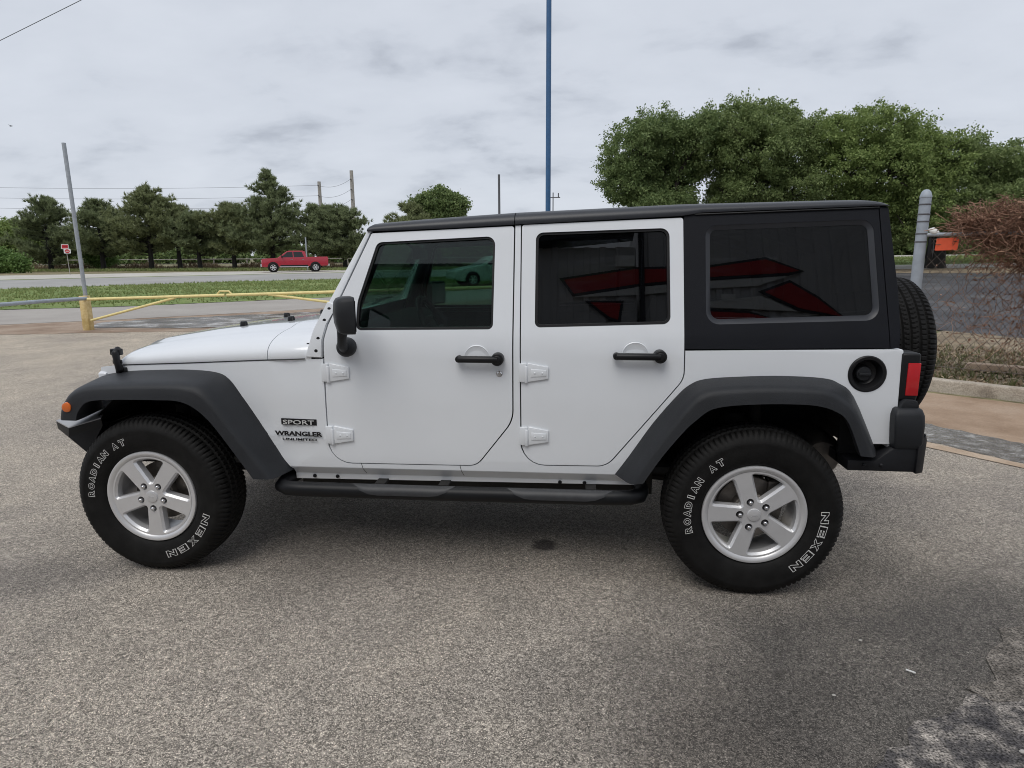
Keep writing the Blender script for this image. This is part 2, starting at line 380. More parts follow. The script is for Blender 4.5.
M['strip'] = soilmat('tan_concrete_band', [(.3, (.36, .26, .18)), (.7, (.52, .42, .32))], 2.5, bump=.15, finec=(.85, 1.15), fine=80)
M['street'] = soilmat('dark_cracked_asphalt', [(.3, (.045, .045, .05)), (.55, (.085, .085, .09)), (.75, (.15, .145, .14))], .8, bump=.4, bscale=25, finec=(.65, 1.35), fine=45)
M['verge'] = soilmat('dry_verge_soil', [(.3, (.13, .10, .07)), (.5, (.24, .19, .13)), (.7, (.36, .30, .21))], 2.2, finec=(.6, 1.4), fine=50)
M['grass'] = soilmat('mown_grass', [(.28, (.11, .155, .045)), (.5, (.16, .22, .065)), (.66, (.23, .27, .10)), (.8, (.38, .35, .20))], .55, bump=.8, bscale=18, finec=(.55, 1.45), fine=22)
M['field'] = soilmat('dry_field', [(.3, (.10, .115, .05)), (.5, (.20, .18, .10)), (.7, (.30, .24, .16))], .12, finec=(.6, 1.4), fine=6)
M['patch'] = soilmat('broken_tar_patch', [(.34, (.040, .038, .041)), (.47, (.085, .079, .077)), (.57, (.20, .182, .165)), (.74, (.43, .39, .345))], 12, bump=.45, bscale=55, finec=(.05, 2.1), fine=130)
M['grit'] = soilmat('crumbled_grit', [(.3, (.09, .08, .07)), (.5, (.19, .17, .148)), (.7, (.33, .295, .26))], 9, bump=1., bscale=70, finec=(.2, 1.9), fine=140)
M['wet'] = soilmat('wet_mud_water', [(.40, (.055, .042, .032)), (.52, (.15, .118, .09)), (.61, (.45, .435, .42))], 1.3, rough=.22, bump=.3, bscale=5, finec=(.8, 1.2), fine=20, spec=.7)  # palest ramp stop paints glints into the puddle's colour
M['water'] = soilmat('shallow_gutter_water', [(.35, (.10, .09, .08)), (.55, (.21, .20, .185)), (.70, (.42, .41, .39))], 9, rough=.10, bump=.35, bscale=22, finec=(.5, 1.5), fine=90, spec=.8)  # pale mottling puts silvery ripple glints into the water colour

def sheet(name, pts, z, mat, kind='structure', edge=0., res=None, label=None):
    """flat-topped sheet over a polygon in plan, following the ground; edge>0 roughens its outline"""
    P = list(pts)
    if edge > 0:
        Q = []
        for i in range(len(P)):
            a = Vector(P[i]); b_ = Vector(P[(i+1) % len(P)]); L = (b_-a).length; k = max(1, int(L/(edge*2.2)))
            nn = Vector((b_.y-a.y, a.x-b_.x)).normalized()
            for j in range(k):
                q = a.lerp(b_, j/k) + nn*random.gauss(0, edge*.5); Q.append((q.x, q.y))
        P = Q
    bm = bmesh.new(); vs = [bm.verts.new((x, y, 0)) for x, y in P]
    bmesh.ops.triangle_fill(bm, edges=[bm.edges.new((vs[i-1], vs[i])) for i in range(len(vs))], use_beauty=True, normal=(0, 0, 1))
    if res:
        ys = [p[1] for p in P]; xs = [p[0] for p in P]
        for ax, lo, hi in ((1, min(ys), max(ys)), (0, min(xs), max(xs))):
            k = math.ceil(lo/res)
            while k*res < hi:
                co = [0, 0, 0]; no = [0, 0, 0]; co[ax] = k*res; no[ax] = 1
                bmesh.ops.bisect_plane(bm, geom=bm.verts[:]+bm.edges[:]+bm.faces[:], plane_co=co, plane_no=no, dist=1e-5); k += 1
    for v in bm.verts: v.co.z = float(hgt(v.co.x, v.co.y))+z
    o = mk(name, bm, mat, weld=False); o['kind'] = kind
    if label: o['label'] = label
    for p in o.data.polygons:
        if p.normal.z < 0: p.flip()
    return o
# main ground: fine near, coarse far, out to the horizon
gx = np.unique(np.concatenate([np.linspace(-1500, -90, 12), np.arange(-90, 61, 2.5), np.linspace(60, 1500, 12)]))
gy = np.unique(np.concatenate([np.linspace(-300, -20, 8), np.arange(-20, 90, 2.), np.linspace(90, 2200, 14)]))
GX, GY = np.meshgrid(gx, gy); GZ = hgt(GX, GY); nx, ny = len(gx), len(gy)
idx = np.arange(nx*ny).reshape(ny, nx)
F = np.stack([idx[:-1, :-1], idx[:-1, 1:], idx[1:, 1:], idx[1:, :-1]], -1).reshape(-1, 4)
o = rawmesh('ground', np.stack([GX.ravel(), GY.ravel(), GZ.ravel()], -1), F, M['field'], smooth=True); o['kind'] = 'structure'
Z1, Z2, Z3, Z4 = .004, .018, .024, .030
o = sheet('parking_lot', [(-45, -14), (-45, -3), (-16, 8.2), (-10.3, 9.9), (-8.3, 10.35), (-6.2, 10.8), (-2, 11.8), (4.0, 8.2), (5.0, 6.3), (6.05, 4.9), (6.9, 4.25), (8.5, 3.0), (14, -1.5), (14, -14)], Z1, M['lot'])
sheet('dirt_shoulder', [(-45, -3.0), (-45, 1), (-20, 9.2), (-12.2, 11.9), (-10.5, 13.0), (-5.7, 17.3), (4, 24), (8, 16), (4.0, 8.3), (-2, 11.7), (-6.2, 10.7), (-8.3, 10.25), (-10.3, 9.8), (-16, 8.1)], .009, M['dirt'], edge=.10, res=2.5)
sheet('side_drive', [(-60, -5), (-60, 0), (-20, 14.4), (-16.35, 16.25), (-12.92, 17.6), (-10.07, 19.7), (-7.58, 21.65), (2, 30), (8, 26), (-5.7, 17.2), (-10.5, 12.9), (-12.2, 11.8), (-20, 9.0)], .014, M['drive'], res=2.5, edge=.06)
sheet('mown_verge', [(-60, 0.2), (-60, 14), (-27.1, 27.6), (-22.6, 31.0), (-18.3, 35.0), (-13.2, 37.5), (6, 46), (8, 28), (2, 30.2), (-7.58, 21.8), (-10.07, 19.85), (-12.92, 17.75), (-16.35, 16.4), (-20, 14.6)], Z2, M['grass'], res=2.5, edge=.12)
sheet('main_road', [(-90, 1), (-90, 8), (-36.6, 37.2), (-30.4, 41.4), (-20.2, 47.6), (10, 62), (10, 48.5), (-13.2, 37.4), (-18.3, 34.9), (-22.6, 30.9), (-27.1, 27.5)], Z3, M['road'], res=2.5)
sheet('median_grass', [(-90, 8.0), (-90, 8.8), (-37, 38.1), (-30.6, 42.2), (-20.3, 48.4), (10, 63), (10, 62.1), (-20.2, 47.7), (-30.4, 41.5), (-36.6, 37.3)], Z4, M['grass'], res=2.5)
sheet('far_carriageway', [(-90, 8.9), (-90, 18), (-44.3, 46.0), (-35.6, 50.5), (-23.9, 57.4), (10, 74), (10, 63.1), (-20.3, 48.5), (-30.6, 42.3), (-37, 38.2)], Z3, M['concrete'], res=2.5)
sheet('rear_carriageway_edge', [(-8, 62), (10, 72), (26, 75), (26, 60), (10, 56), (-4, 56)], Z2, M['concrete'], res=2.5)
# right-hand side: gutter, kerb, street
sheet('gutter_pan', [(3.2, 7.6), (4.6, 6.6), (6.10, 4.95), (6.95, 4.28), (8.5, 3.0), (14, -1.4), (14, -3.0), (7.3, .5), (6.5, 1.8), (5.88, 2.7), (5.42, 3.35), (4.2, 5.0), (3.0, 6.6)], .006, M['pan'])
sheet('gutter_water', [(4.2, 5.05), (5.42, 3.40), (5.88, 2.75), (6.5, 1.85), (7.3, .55), (10, -3.0), (9.6, -3.3), (7.0, .15), (6.25, 1.12), (5.54, 2.2), (5.16, 2.74), (4.2, 3.98)], .0075, M['water'], edge=.03)
sheet('concrete_band', [(4.2, 4.0), (5.14, 2.70), (5.53, 2.15), (6.3, 1.05), (7.2, -.2), (9.6, -3.3), (9.3, -3.4), (7.05, -.3), (6.2, 1.0), (5.45, 2.07), (5.05, 2.55), (4.1, 3.85)], .0095, M['strip'])
sheet('street_verge', [(6.2, 5.2), (5.0, 6.6), (4.0, 8.3), (4.6, 9.3), (8.2, 9.2), (9.4, 10.6), (10.4, 9.3), (20, 0), (16, -3), (9.3, 2.6), (7.0, 4.42)], Z3, M['verge'], edge=.05, res=2.5)
sheet('cross_street', [(4.0, 8.2), (8.3, 8.9), (9.3, 10.8), (10.3, 9.5), (22, -2), (60, 10), (26, 26.6), (20.45, 25.8), (16.6, 27.6), (12, 29.5), (4, 30), (2, 26), (4, 14)], Z2, M['street'], res=2.5)
sheet('pavement', [(4, 31.6), (12, 31.1), (17.7, 29.3), (22.7, 28.9), (34, 25), (34, 27), (23.9, 30.8), (18.9, 31.9), (12, 33), (4, 33.4)], Z4, M['concrete'], res=2.5)
sheet('kerb_dirt_line', [(4, 30.0), (12, 29.5), (16.6, 27.6), (20.45, 25.8), (26, 26.6), (34, 22), (34, 25), (22.7, 28.9), (17.7, 29.3), (12, 31.1), (4, 31.6)], Z3, M['verge'], res=2.5, edge=.1)
sheet('park_lawn', [(2, 33.3), (12, 32.9), (18.9, 31.8), (23.9, 30.7), (45, 24), (60, 34), (29, 39.6), (21.8, 38.5), (12, 39), (2, 40)], Z3, M['grass'], res=2.5)
sheet('upper_path', [(2, 40), (12, 39), (21.8, 38.5), (29, 39.6), (60, 34), (60, 37), (29, 43), (20, 43), (2, 43)], Z4, M['concrete'], res=2.5)
# broken patch at the lot's edge
sheet('broken_asphalt', [(4.10, -.14), (3.72, -.47), (3.74, -.60), (3.55, -.66), (3.30, -.83), (3.05, -1.06), (2.75, -1.35), (4.6, -2.6), (6.6, -1.4), (6.4, .6), (5.2, .6)], .008, M['patch'], edge=.03)
sheet('crumbled_edge', [(4.3, .06), (4.02, -.16), (3.74, -.42), (3.70, -.56), (3.56, -.62), (3.62, -.70), (3.80, -.64), (3.92, -.46), (4.2, -.24), (4.5, -.1)], .010, M['grit'], edge=.035)
sheet('puddle', [(-9.2, 11.3), (-9.9, 12.4), (-9.0, 13.6), (-7.6, 14.4), (-6.2, 15.4), (-3.0, 17.6), (0, 17.5), (0, 13.4), (-3.4, 12.7), (-5.0, 11.7), (-7.0, 11.2), (-8.3, 11.35)], .018, M['wet'], edge=.12)

# kerb: a thing of its own, in slabs
def sweep_kerb(path, w, h0, h1):
    mb = MB()
    for i in range(len(path)-1):
        a = Vector(path[i]); b_ = Vector(path[i+1]); d = (b_-a).normalized(); n_ = Vector((-d.y, d.x))*-1
        n_ = Vector((-d.y, d.x)) if Vector((-d.y, d.x)).y > 0 else Vector((d.y, -d.x))
        a = a + d*.006; b_ = b_-d*.006; dz = [random.uniform(-.008, .008) for _ in range(2)]
        vs = []
        for q, z_ in ((a, dz[0]), (b_, dz[1])):
            for u, z in ((0, -.02), (.015, h1+z_), (w, h1+z_), (w, -.02)):
                vs.append((q.x+n_.x*u, q.y+n_.y*u, z))
        mb.add(vs, [(0, 1, 2, 3), (4, 7, 6, 5), (0, 4, 5, 1), (1, 5, 6, 2), (2, 6, 7, 3), (3, 7, 4, 0)])
    return mb
kp = [(3.3, 7.9), (4.5, 6.85), (5.5, 5.72), (6.18, 5.04), (7.02, 4.36), (8.2, 3.36), (10, 1.9), (13, -.6)]
kp = [(kp[i][0]+(kp[i+1][0]-kp[i][0])*t, kp[i][1]+(kp[i+1][1]-kp[i][1])*t) for i in range(len(kp)-1) for t in ((0, .5) if i != 3 else (0,))] + [kp[-1]]
kb = mk('kerb', sweep_kerb(kp, .16, 0, .145), M['kerbc'], bevel=.018, seg=3)
tag(kb, 'stained concrete kerb along the gutter below the chain-link fence', 'kerb')
kb.modifiers.new('rough', 'SUBSURF').subdivision_type = 'SIMPLE'; kb.modifiers['rough'].render_levels = 3; kb.modifiers['rough'].levels = 1
tx = bpy.data.textures.new('kerb_wear', 'CLOUDS'); tx.noise_scale = .09
dm = kb.modifiers.new('wear', 'DISPLACE'); dm.texture = tx; dm.strength = .018; dm.texture_coords = 'GLOBAL'

# ================================================================== THE WHITE OFF-ROADER
car = thing('off_road_vehicle', 'white four-door off-roader with black hardtop parked on the lot, filling the picture', 'car', (1.5, CY, 0))
def text_mb(s, w, h, depth=.002, outline=0., bold=0.):
    """text in the plane x, z facing -y, centred, scaled to w by h"""
    cd = bpy.data.curves.new('t', 'FONT'); cd.body = s; cd.resolution_u = 3
    if outline > 0: cd.fill_mode = 'NONE'; cd.bevel_depth = outline; cd.bevel_resolution = 0; cd.offset = bold
    else: cd.extrude = .01; cd.offset = bold
    ob = bpy.data.objects.new('t', cd); COL.objects.link(ob); dg = bpy.context.evaluated_depsgraph_get(); dg.update()
    me = bpy.data.meshes.new_from_object(ob.evaluated_get(dg)); V = [v.co.copy() for v in me.vertices]; Fs = [tuple(p.vertices) for p in me.polygons]
    bpy.data.objects.remove(ob); bpy.data.meshes.remove(me); bpy.data.curves.remove(cd)
    x0 = min(v.x for v in V); x1 = max(v.x for v in V); y0 = min(v.y for v in V); y1 = max(v.y for v in V); z0 = min(v.z for v in V); z1 = max(v.z for v in V)
    m_ = MB(); m_.add([((v.x-(x0+x1)/2)*w/(x1-x0), -(v.z-z0)/max(z1-z0, 1e-6)*depth, (v.y-(y0+y1)/2)*h/(y1-y0)) for v in V], Fs); return m_

# --- body tub
body_out = [(-.40, 1.016), (-.294, 1.029), (.157, 1.056), (.606, 1.086), (.897, 1.098)] + \
    rpoly([(.8965, 1.09), (.8965, .5695, .118), (1.645, .573, .085), (1.8265, .806, .15), (1.8265, 1.724), (1.8530, 1.726), (1.8595, .5825, .118), (2.276, .5865, .10), (2.622, 1.018, .1), (2.620, 1.150)]) + \
    [(3.05, 1.1565), (3.555, 1.1635), (3.566, 1.15), (3.570, .727), (3.47, .727), (3.43, .74), (3.31, .925), (3.23, .975), (3.1, .99), (2.9, .99), (2.75, .978), (2.66, .935), (2.56, .825), (2.44, .635), (2.385, .545),
     (2.462, .520), (2.462, .484), (.70, .470), (.70, .53), (.55, .71), (.44, .87), (.37, .955), (.3, .99), (.14, 1.003), (-.17, .99), (-.36, .945), (-.415, .975)]
fh_ = [(3.424+.079*math.cos(k*math.pi/20), 1.052+.079*math.sin(k*math.pi/20)) for k in range(40)]
for far in (False, True):
    bm = bmesh.new(); panel(bm, body_out, [] if far else [fh_], thick=.022, far=far)
    mk('body_side', bm, M['paint'], car, bevel=.0035, ang=45, weld=False).modifiers.new('weighted', 'WEIGHTED_NORMAL').keep_sharp = True
tail = MB().prism([(.108, .62), (1.692, .62), (1.692, 1.163), (.108, 1.163)], 3.545, 3.575, 'X')
mk('tailgate', tail, M['paint'], car, bevel=.01)
# dark shell inside: floor, firewall, sills, wheel wells, engine bay
sh = MB()
sh.box((.25, CY, .82), (1.0, .60, .62)); sh.box((1.75, CY, .56), (3.0, 1.50, .03)); sh.box((.82, CY, .86), (.03, 1.52, .62)); sh.box((3.52, CY, .90), (.03, 1.5, .48))
for s_ in (0, 1):
    yb = .158 if not s_ else 2*CY-.158
    for x0, x1, z0, z1 in ((.72, 2.44, .49, 1.15), (2.44, 3.5, .98, 1.15), (3.36, 3.52, .62, .94)):
        sh.box(((x0+x1)/2, yb+(.03 if not s_ else -.03), (z0+z1)/2), (x1-x0, .02, z1-z0))
    sg = 1 if not s_ else -1
    for xc, xa, xb in ((.07, -.40, .62), (2.99, 2.40, 3.46)):     # inner arch liners
        sec = []
        for k in range(13):
            a_ = R(16)+R(148)*k/12; xx = xc+math.cos(a_)*(xb-xa)/2; zz_ = .50+math.sin(a_)*.47
            sec.append([(xx, yb-sg*.03, zz_), (xx, yb+sg*.42, zz_)])
        sh.loft(sec, False, False)
        sh.add([(xx, yb+sg*.42, zz_) for xx, zz_ in [(xc+math.cos(R(16)+R(148)*k/12)*(xb-xa)/2, .50+math.sin(R(16)+R(148)*k/12)*.47) for k in range(13)]], [tuple(range(13))])
mk('inner_shell', sh, M['matte'], car, smooth=False)
# --- doors
DF = rpoly([(1.128, 1.695, .012), (.925, 1.262), (.9045, 1.19, .08), (.9025, .575, .112), (1.642, .578, .08), (1.8205, .808, .15), (1.8205, 1.722, .012)])
WF = rpoly([(1.156, 1.652, .035), (1.732, 1.676, .04), (1.728, 1.243, .026), (1.060, 1.236, .026), (1.066, 1.37, .2)])
DR = rpoly([(1.8585, 1.727, .012), (1.8655, .588, .112), (2.272, .592, .095), (2.616, 1.02, .1), (2.607, 1.752, .012)])
WR = rpoly([(1.925, 1.690, .035), (2.545, 1.706, .04), (2.552, 1.270, .035), (1.926, 1.252, .026)])
def plate(poly, holes=(), off=0., thick=.02, far=False, bevel=.002, mat='paint', name='plate', parent=None, ang=40, **kw):
    b_ = bmesh.new(); panel(b_, poly, holes, off, thick, far); o_ = mk(name, b_, M[mat], parent, bevel=bevel, ang=ang, weld=False, **kw)
    if mat != 'glass': o_.modifiers.new('weighted', 'WEIGHTED_NORMAL').keep_sharp = True
    return o_
def onside(mb, far): return mirror_mb(mb) if far else mb
def handle(x0, x1, z, far, parent, lock=None):
    xb = x0+(x1-x0)*.42
    y = surf(xb, z); m_ = MB()
    m_.tube([(x0+.012, y-.040, z), (x1-.028, y-.044, z)], [.0165, .0165], 12)
    m_.revolve([(0, -.002), (.0165, 0), (.0165, .03)], 12, 'Y', (x0+.014, y-.044, z))
    m_.revolve([(0, -.010), (.017, -.010), (.018, -.006), (.027, -.006), (.030, 0), (.030, .044)], 24, 'Y', (x1-.030, y-.046, z))
    m_.box(((x0+x1)/2-.01, y-.034, z+.004), (x1-x0-.05, .02, .012))
    h = mk('handle', onside(m_, far), M['black'], parent, bevel=.002, ang=50)
    bowl = MB().revolve([(.063, .004), (.060, -.003), (.054, -.001), (.03, .0005), (0, .001)], 40, 'Y', (xb, y-.001, z))
    mk('handle_bowl', onside(bowl, far), M['paint'], parent)
    if lock:
        lk = MB().revolve([(0, -.006), (.009, -.006), (.012, -.003), (.0155, -.003), (.0155, .004)], 20, 'Y', (lock[0], surf(*lock), lock[1]))
        mk('lock', onside(lk, far), M['chrome'], parent)
def hinge(x, z, far, parent):
    y = surf(x+.06, z); m_ = MB()
    m_.prism([(x+.036, z+.044), (x+.132, z+.026), (x+.132, z-.030), (x+.036, z-.046)], y-.012, y+.004)
    m_.prism([(x+.050, z+.016), (x+.122, z+.012), (x+.122, z-.018), (x+.050, z-.022)], y-.0145, y-.0115)
    m_.box((x+.012, y-.006, z-.002), (.034, .016, .088))
    m_.tube([(x+.028, y-.010, z+.030), (x+.028, y-.010, z-.050)], .0085, 12)
    for q in (.068, .104): m_.revolve([(0, -.002), (.004, -.002), (.005, 0)], 10, 'Y', (x+q, y-.0145, z-.003))
    mk('hinge', onside(m_, far), M['paint'], parent, bevel=.002, ang=50)
for far in (False, True):
    for poly, win, seal, gl, hd, hg_, lock in ((DF, WF, .011, 'glass_front', (1.557, 1.784, 1.108), ((.895, 1.034), (.899, .722)), (1.760, 1.034)),
                                              (DR, WR, .012, 'glass_dark', (2.292, 2.533, 1.127), ((1.860, 1.044), (1.862, .736)), None)):
        d = plate(poly, [win], -.002, .03, far, .0035, 'paint', 'door', car)
        plate(inflate(win, .003), [inflate(win, -seal)], .006, .03, far, .002, 'black', 'window_seal', d)
        plate(inflate(win, -seal+.006), [], .016, .004, far, 0, gl, 'window', d)
        plate(rpoly([(q[0]+(.02 if i_ in (2, 3, 4) else -.02 if i_ in (0, 1) else 0)*0, q[1], 0) for i_, q in enumerate(inflate(poly, .014))]), [inflate(win, .012)], .038, .012, far, 0, 'black', 'door_jamb', d)
        bx = [q for q in inflate(poly, -.05) if q[1] < 1.18]; x0_, x1_ = min(q[0] for q in bx), max(q[0] for q in bx)
        xr = x1_; lo = rpoly([(x0_, 1.205), (x0_, .66, .10), (1.62 if win is WF else 2.27, .66, .08), (xr, .90 if win is WF else 1.07, .1), (xr, 1.205)])
        plate(lo, [], .055, .03, far, 0, 'black', 'inner_trim', d)
        if win is WR:
            bar = MB(); z0, z1 = 1.272, 1.698
            bar.add([(2.392, surf(2.39, z0)+.023, z0), (2.414, surf(2.39, z0)+.023, z0), (2.410, surf(2.39, z1)+.023, z1), (2.388, surf(2.39, z1)+.023, z1),
                     (2.392, surf(2.39, z0)+.04, z0), (2.414, surf(2.39, z0)+.04, z0), (2.410, surf(2.39, z1)+.04, z1), (2.388, surf(2.39, z1)+.04, z1)],
                    [(0, 1, 2, 3), (7, 6, 5, 4), (0, 4, 5, 1), (1, 5, 6, 2), (2, 6, 7, 3), (3, 7, 4, 0)])
            mk('window_bar', onside(bar, far), M['black'], d, bevel=.003)
        handle(hd[0], hd[1], hd[2], far, d, lock)
        for hx, hz in hg_: hinge(hx, hz, far, d)
# --- hood and cowl, lofted in stations along X
def hood_sec(x, drop=0.):
    ze = float(np.interp(x, [-.405, -.39, -.34, -.294, .157, .606, .9], [.990, 1.010, 1.026, 1.033, 1.060, 1.090, 1.104]))
    zc = float(np.interp(x, [-.42, -.405, -.398, -.38, -.35, -.325, -.30, -.26, -.20, -.05, .1, .35, .56, .8, .9], [1.015, 1.020, 1.036, 1.060, 1.084, 1.100, 1.114, 1.130, 1.144, 1.168, 1.190, 1.218, 1.236, 1.250, 1.252]))
    y0 = surf(x, ze)+.002; hw = CY-y0; pts = []
    for k in range(29):
        u = -1+2*k/28; a_ = math.sin(u*math.pi/2); e_ = max(0., 1-abs(a_)**3.4)
        z = ze+(zc-.012-ze)*max(e_, 0)**.36
        z += .012*float(1-sstep(.50, .62, abs(a_)))*float(sstep(-.40, -.28, x))
        pts.append((x+.060*abs(a_)**3*(1-float(sstep(-.40, -.20, x))), CY+a_*hw, z-drop))
    return pts
def hood_mesh(xs):
    m_ = MB(); top = [hood_sec(x) for x in xs]
    m_.loft([t+[(p[0], CY+(p[1]-CY)*.985, p[2]-.02) for p in t][::-1] for t in top]); return m_
mk('hood', hood_mesh([-.405, -.398, -.38, -.35, -.325, -.30, -.26, -.2, -.1, 0, .1, .2, .3, .4, .5, .603]), M['paint'], car, ang=50)
mk('cowl', hood_mesh([.607, .65, .7, .75, .80, .835]), M['paint'], car, ang=50)
for far in (False, True):
    hs = MB().tube([(x, surf(x, z)-.0005, z-.0025) for x, z in [(q, float(np.interp(q, [-.294, .157, .606, .89], [1.033, 1.060, 1.090, 1.104]))) for q in np.linspace(-.28, .805, 14)]], .0028, 6)
    mk('hood_seam', onside(hs, far), M['black'], car)
    for x, z0, z1 in ((1.062, .512, .572), (1.560, .512, .574)):
        mk('sill_seam', onside(MB().tube([(x, surf(x, z1)-.0003, z1), (x+.006, surf(x, .546)-.0003, .546), (x+.014, surf(x, z0)-.0003, z0)], .0014, 6), far), M['black'], car)
vent = MB()
for k in range(9): vent.box((.79, CY-.48+k*.12, 1.253), (.035, .09, .006))
mk('cowl_vent', vent, M['black'], car)
for x, y in ((.235, .62), (.235, 1.18), (.50, .66), (.50, 1.14)):
    z = hood_sec(x)[14][2]-.004
    mk('hood_bumper', MB().revolve([(0, .030), (.016, .028), (.020, .018), (.022, 0)], 14, 'Z', (x, y, z)), M['black'], car)
for far in (False, True):
    l_ = MB(); y = surf(-.27, 1.04)
    l_.tube([(-.262, y-.004, 1.000), (-.262, y-.026, 1.012), (-.268, y-.030, 1.05), (-.278, y-.022, 1.098), (-.282, y+.01, 1.118)], [.018, .020, .016, .019, .016], 10)
    l_.box((-.262, y-.012, 1.006), (.058, .022, .030)); l_.box((-.283, y-.006, 1.102), (.056, .03, .034)); l_.box((-.272, y-.022, 1.052), (.050, .014, .022))
    mk('hood_latch', onside(l_, far), M['black'], car, bevel=.005)
# --- grille with seven slots and headlights
g_out = [(CY-.63, .66), (CY+.63, .66), (CY+.64, .985), (CY+.60, 1.004), (CY-.60, 1.004), (CY-.64, .985)]
gm = bmesh.new(); ed = []
def ringv(pts): 
    vs = [gm.verts.new((-.41, a_, b_)) for a_, b_ in pts]; return [gm.edges.new((vs[i-1], vs[i])) for i in range(len(vs))]
ed += ringv(g_out)
for k in range(7):
    yk = CY+(k-3)*.098; ed += ringv([(yk+a_, b_) for a_, b_ in rpoly([(-.03, .70, .015), (.03, .70, .015), (.03, .985, .015), (-.03, .985, .015)], 3)])
for yk in (CY-.505, CY+.505): ed += ringv([(yk+.092*math.cos(q*math.pi/16), .89+.092*math.sin(q*math.pi/16)) for q in range(32)])
bmesh.ops.triangle_fill(gm, edges=ed, use_beauty=True, normal=(-1, 0, 0))
r_ = bmesh.ops.extrude_face_region(gm, geom=gm.faces[:])
for v in r_['geom']:
    if isinstance(v, bmesh.types.BMVert): v.co.x += .045
grl = mk('grille', gm, M['paint'], car, bevel=.004, weld=False)
mk('grille_mesh', MB().box((-.36, CY, .83), (.01, 1.18, .32)), M['matte'], grl)
for yk in (CY-.505, CY+.505):
    mk('headlight', MB().revolve([(.0, -.438), (.05, -.432), (.085, -.415), (.088, -.37)], 32, 'X', (0, yk, .89)), M['headlens'], car)
# --- windscreen frame
for far in (False, True):
    ap = [(1.130, 1.722), (1.112, 1.722), (.853, 1.237), (.812, 1.106), (.892, 1.104), (.897, 1.19), (.918, 1.266)]
    b_ = bmesh.new(); panel(b_, ap, (), -.001, .075, far)
    if not far: fr = b_
    else:
        me = bpy.data.meshes.new('tmp'); b_.to_mesh(me); b_.free(); fr.from_mesh(me)
cross = MB()
for z0, z1, x0, x1 in ((1.205, 1.300, .838, .888), (1.66, 1.722, 1.080, 1.112)):
    y0 = surf(1, z0)+.07; y1 = surf(1, z1)+.07
    cross.add([(x0, y0, z0), (x0+.05, y0, z0), (x1+.05, y1, z1), (x1, y1, z1), (x0, 2*CY-y0, z0), (x0+.05, 2*CY-y0, z0), (x1+.05, 2*CY-y1, z1), (x1, 2*CY-y1, z1)],
              [(0, 1, 2, 3), (7, 6, 5, 4), (0, 4, 5, 1), (1, 5, 6, 2), (2, 6, 7, 3), (3, 7, 4, 0)])
vs = [fr.verts.new(p) for p in cross.v]
for f in cross.f: fr.faces.new([vs[i] for i in f])
wf = mk('windscreen_frame', fr, M['paint'], car, bevel=.006, ang=45, weld=False)
wg = MB(); y0, y1 = surf(1, 1.29)+.07, surf(1, 1.67)+.07
wg.add([(.900, y0, 1.285), (.900, 2*CY-y0, 1.285), (1.107, 2*CY-y1, 1.67), (1.107, y1, 1.67), (.905, y0, 1.285), (.905, 2*CY-y0, 1.285), (1.112, 2*CY-y1, 1.67), (1.112, y1, 1.67)], [(0, 1, 2, 3), (7, 6, 5, 4)])
mk('windscreen', wg, M['glass_front'], wf)
# seam line between screen frame and its hinge bracket, and the four screws
for far in (False, True):
    for x, z in ((.928, 1.336), (.906, 1.282), (.877, 1.196), (.866, 1.137)):
        sm = MB().revolve([(0, -.006), (.009, -.005), (.0115, .003)], 14, 'Y', (x, surf(x, z)-.001, z))
        mk('screw', onside(sm, far), M['black'], wf)
    br = [(.918, 1.372), (.853, 1.240), (.812, 1.109), (.889, 1.107), (.894, 1.19), (.914, 1.264), (.968, 1.352)]
    plate(br, [], -.006, .006, far, .002, 'paint', 'frame_bracket', wf)
for k in (0, 1):
    y = CY-.45+k*.55
    mk('wiper', MB().tube([(.80, y, 1.262), (.838, y+.03, 1.285), (.862, y+.22, 1.312), (.872, y+.44, 1.318)], [.011, .009, .007, .005], 8), M['black'], wf)
# --- hardtop: sides with quarter windows, corner pieces, roof
HS = [(2.6125, 1.1575), (3.05, 1.1625), (3.512, 1.1685), (3.470, 1.792), (2.69, 1.772), (2.6105, 1.760)]
HC = [(3.515, 1.1685), (3.553, 1.1685), (3.558, 1.24), (3.550, 1.42), (3.514, 1.788), (3.474, 1.792)]
QW = rpoly([(2.708, 1.714, .05), (3.446, 1.735, .055), (3.472, 1.290, .06), (2.712, 1.268, .06)])
hards = []
for far in (False, True):
    hards.append(plate(HS, [QW], -.001, .03, far, .004, 'roof', 'hardtop_side', car)); plate(HC, [], -.001, .045, far, .004, 'roof', 'hardtop_corner', car)
hard = hards[0]
for far in (False, True):
    qi = inflate(QW, -.022)
    b_ = bmesh.new(); t = bmesh.new()
    n_ = len(QW); vv = [t.verts.new((x, surf(x, z)+.0005, z)) for x, z in inflate(QW, .001)]; v2 = [t.verts.new((x, surf(x, z)+.014, z)) for x, z in qi]; v3 = [t.verts.new((x, surf(x, z)+.03, z)) for x, z in qi]
    for i in range(n_):
        j = (i+1) % n_; t.faces.new((vv[i], vv[j], v2[j], v2[i])); t.faces.new((v2[i], v2[j], v3[j], v3[i]))
    if far:
        for v in t.verts: v.co.y = 2*CY-v.co.y
    mk('quarter_window_frame', t, M['rail'], hards[far], ang=60)
    plate(inflate(QW, -.018), [], .016, .004, far, 0, 'glass_dark', 'quarter_window', hards[far])
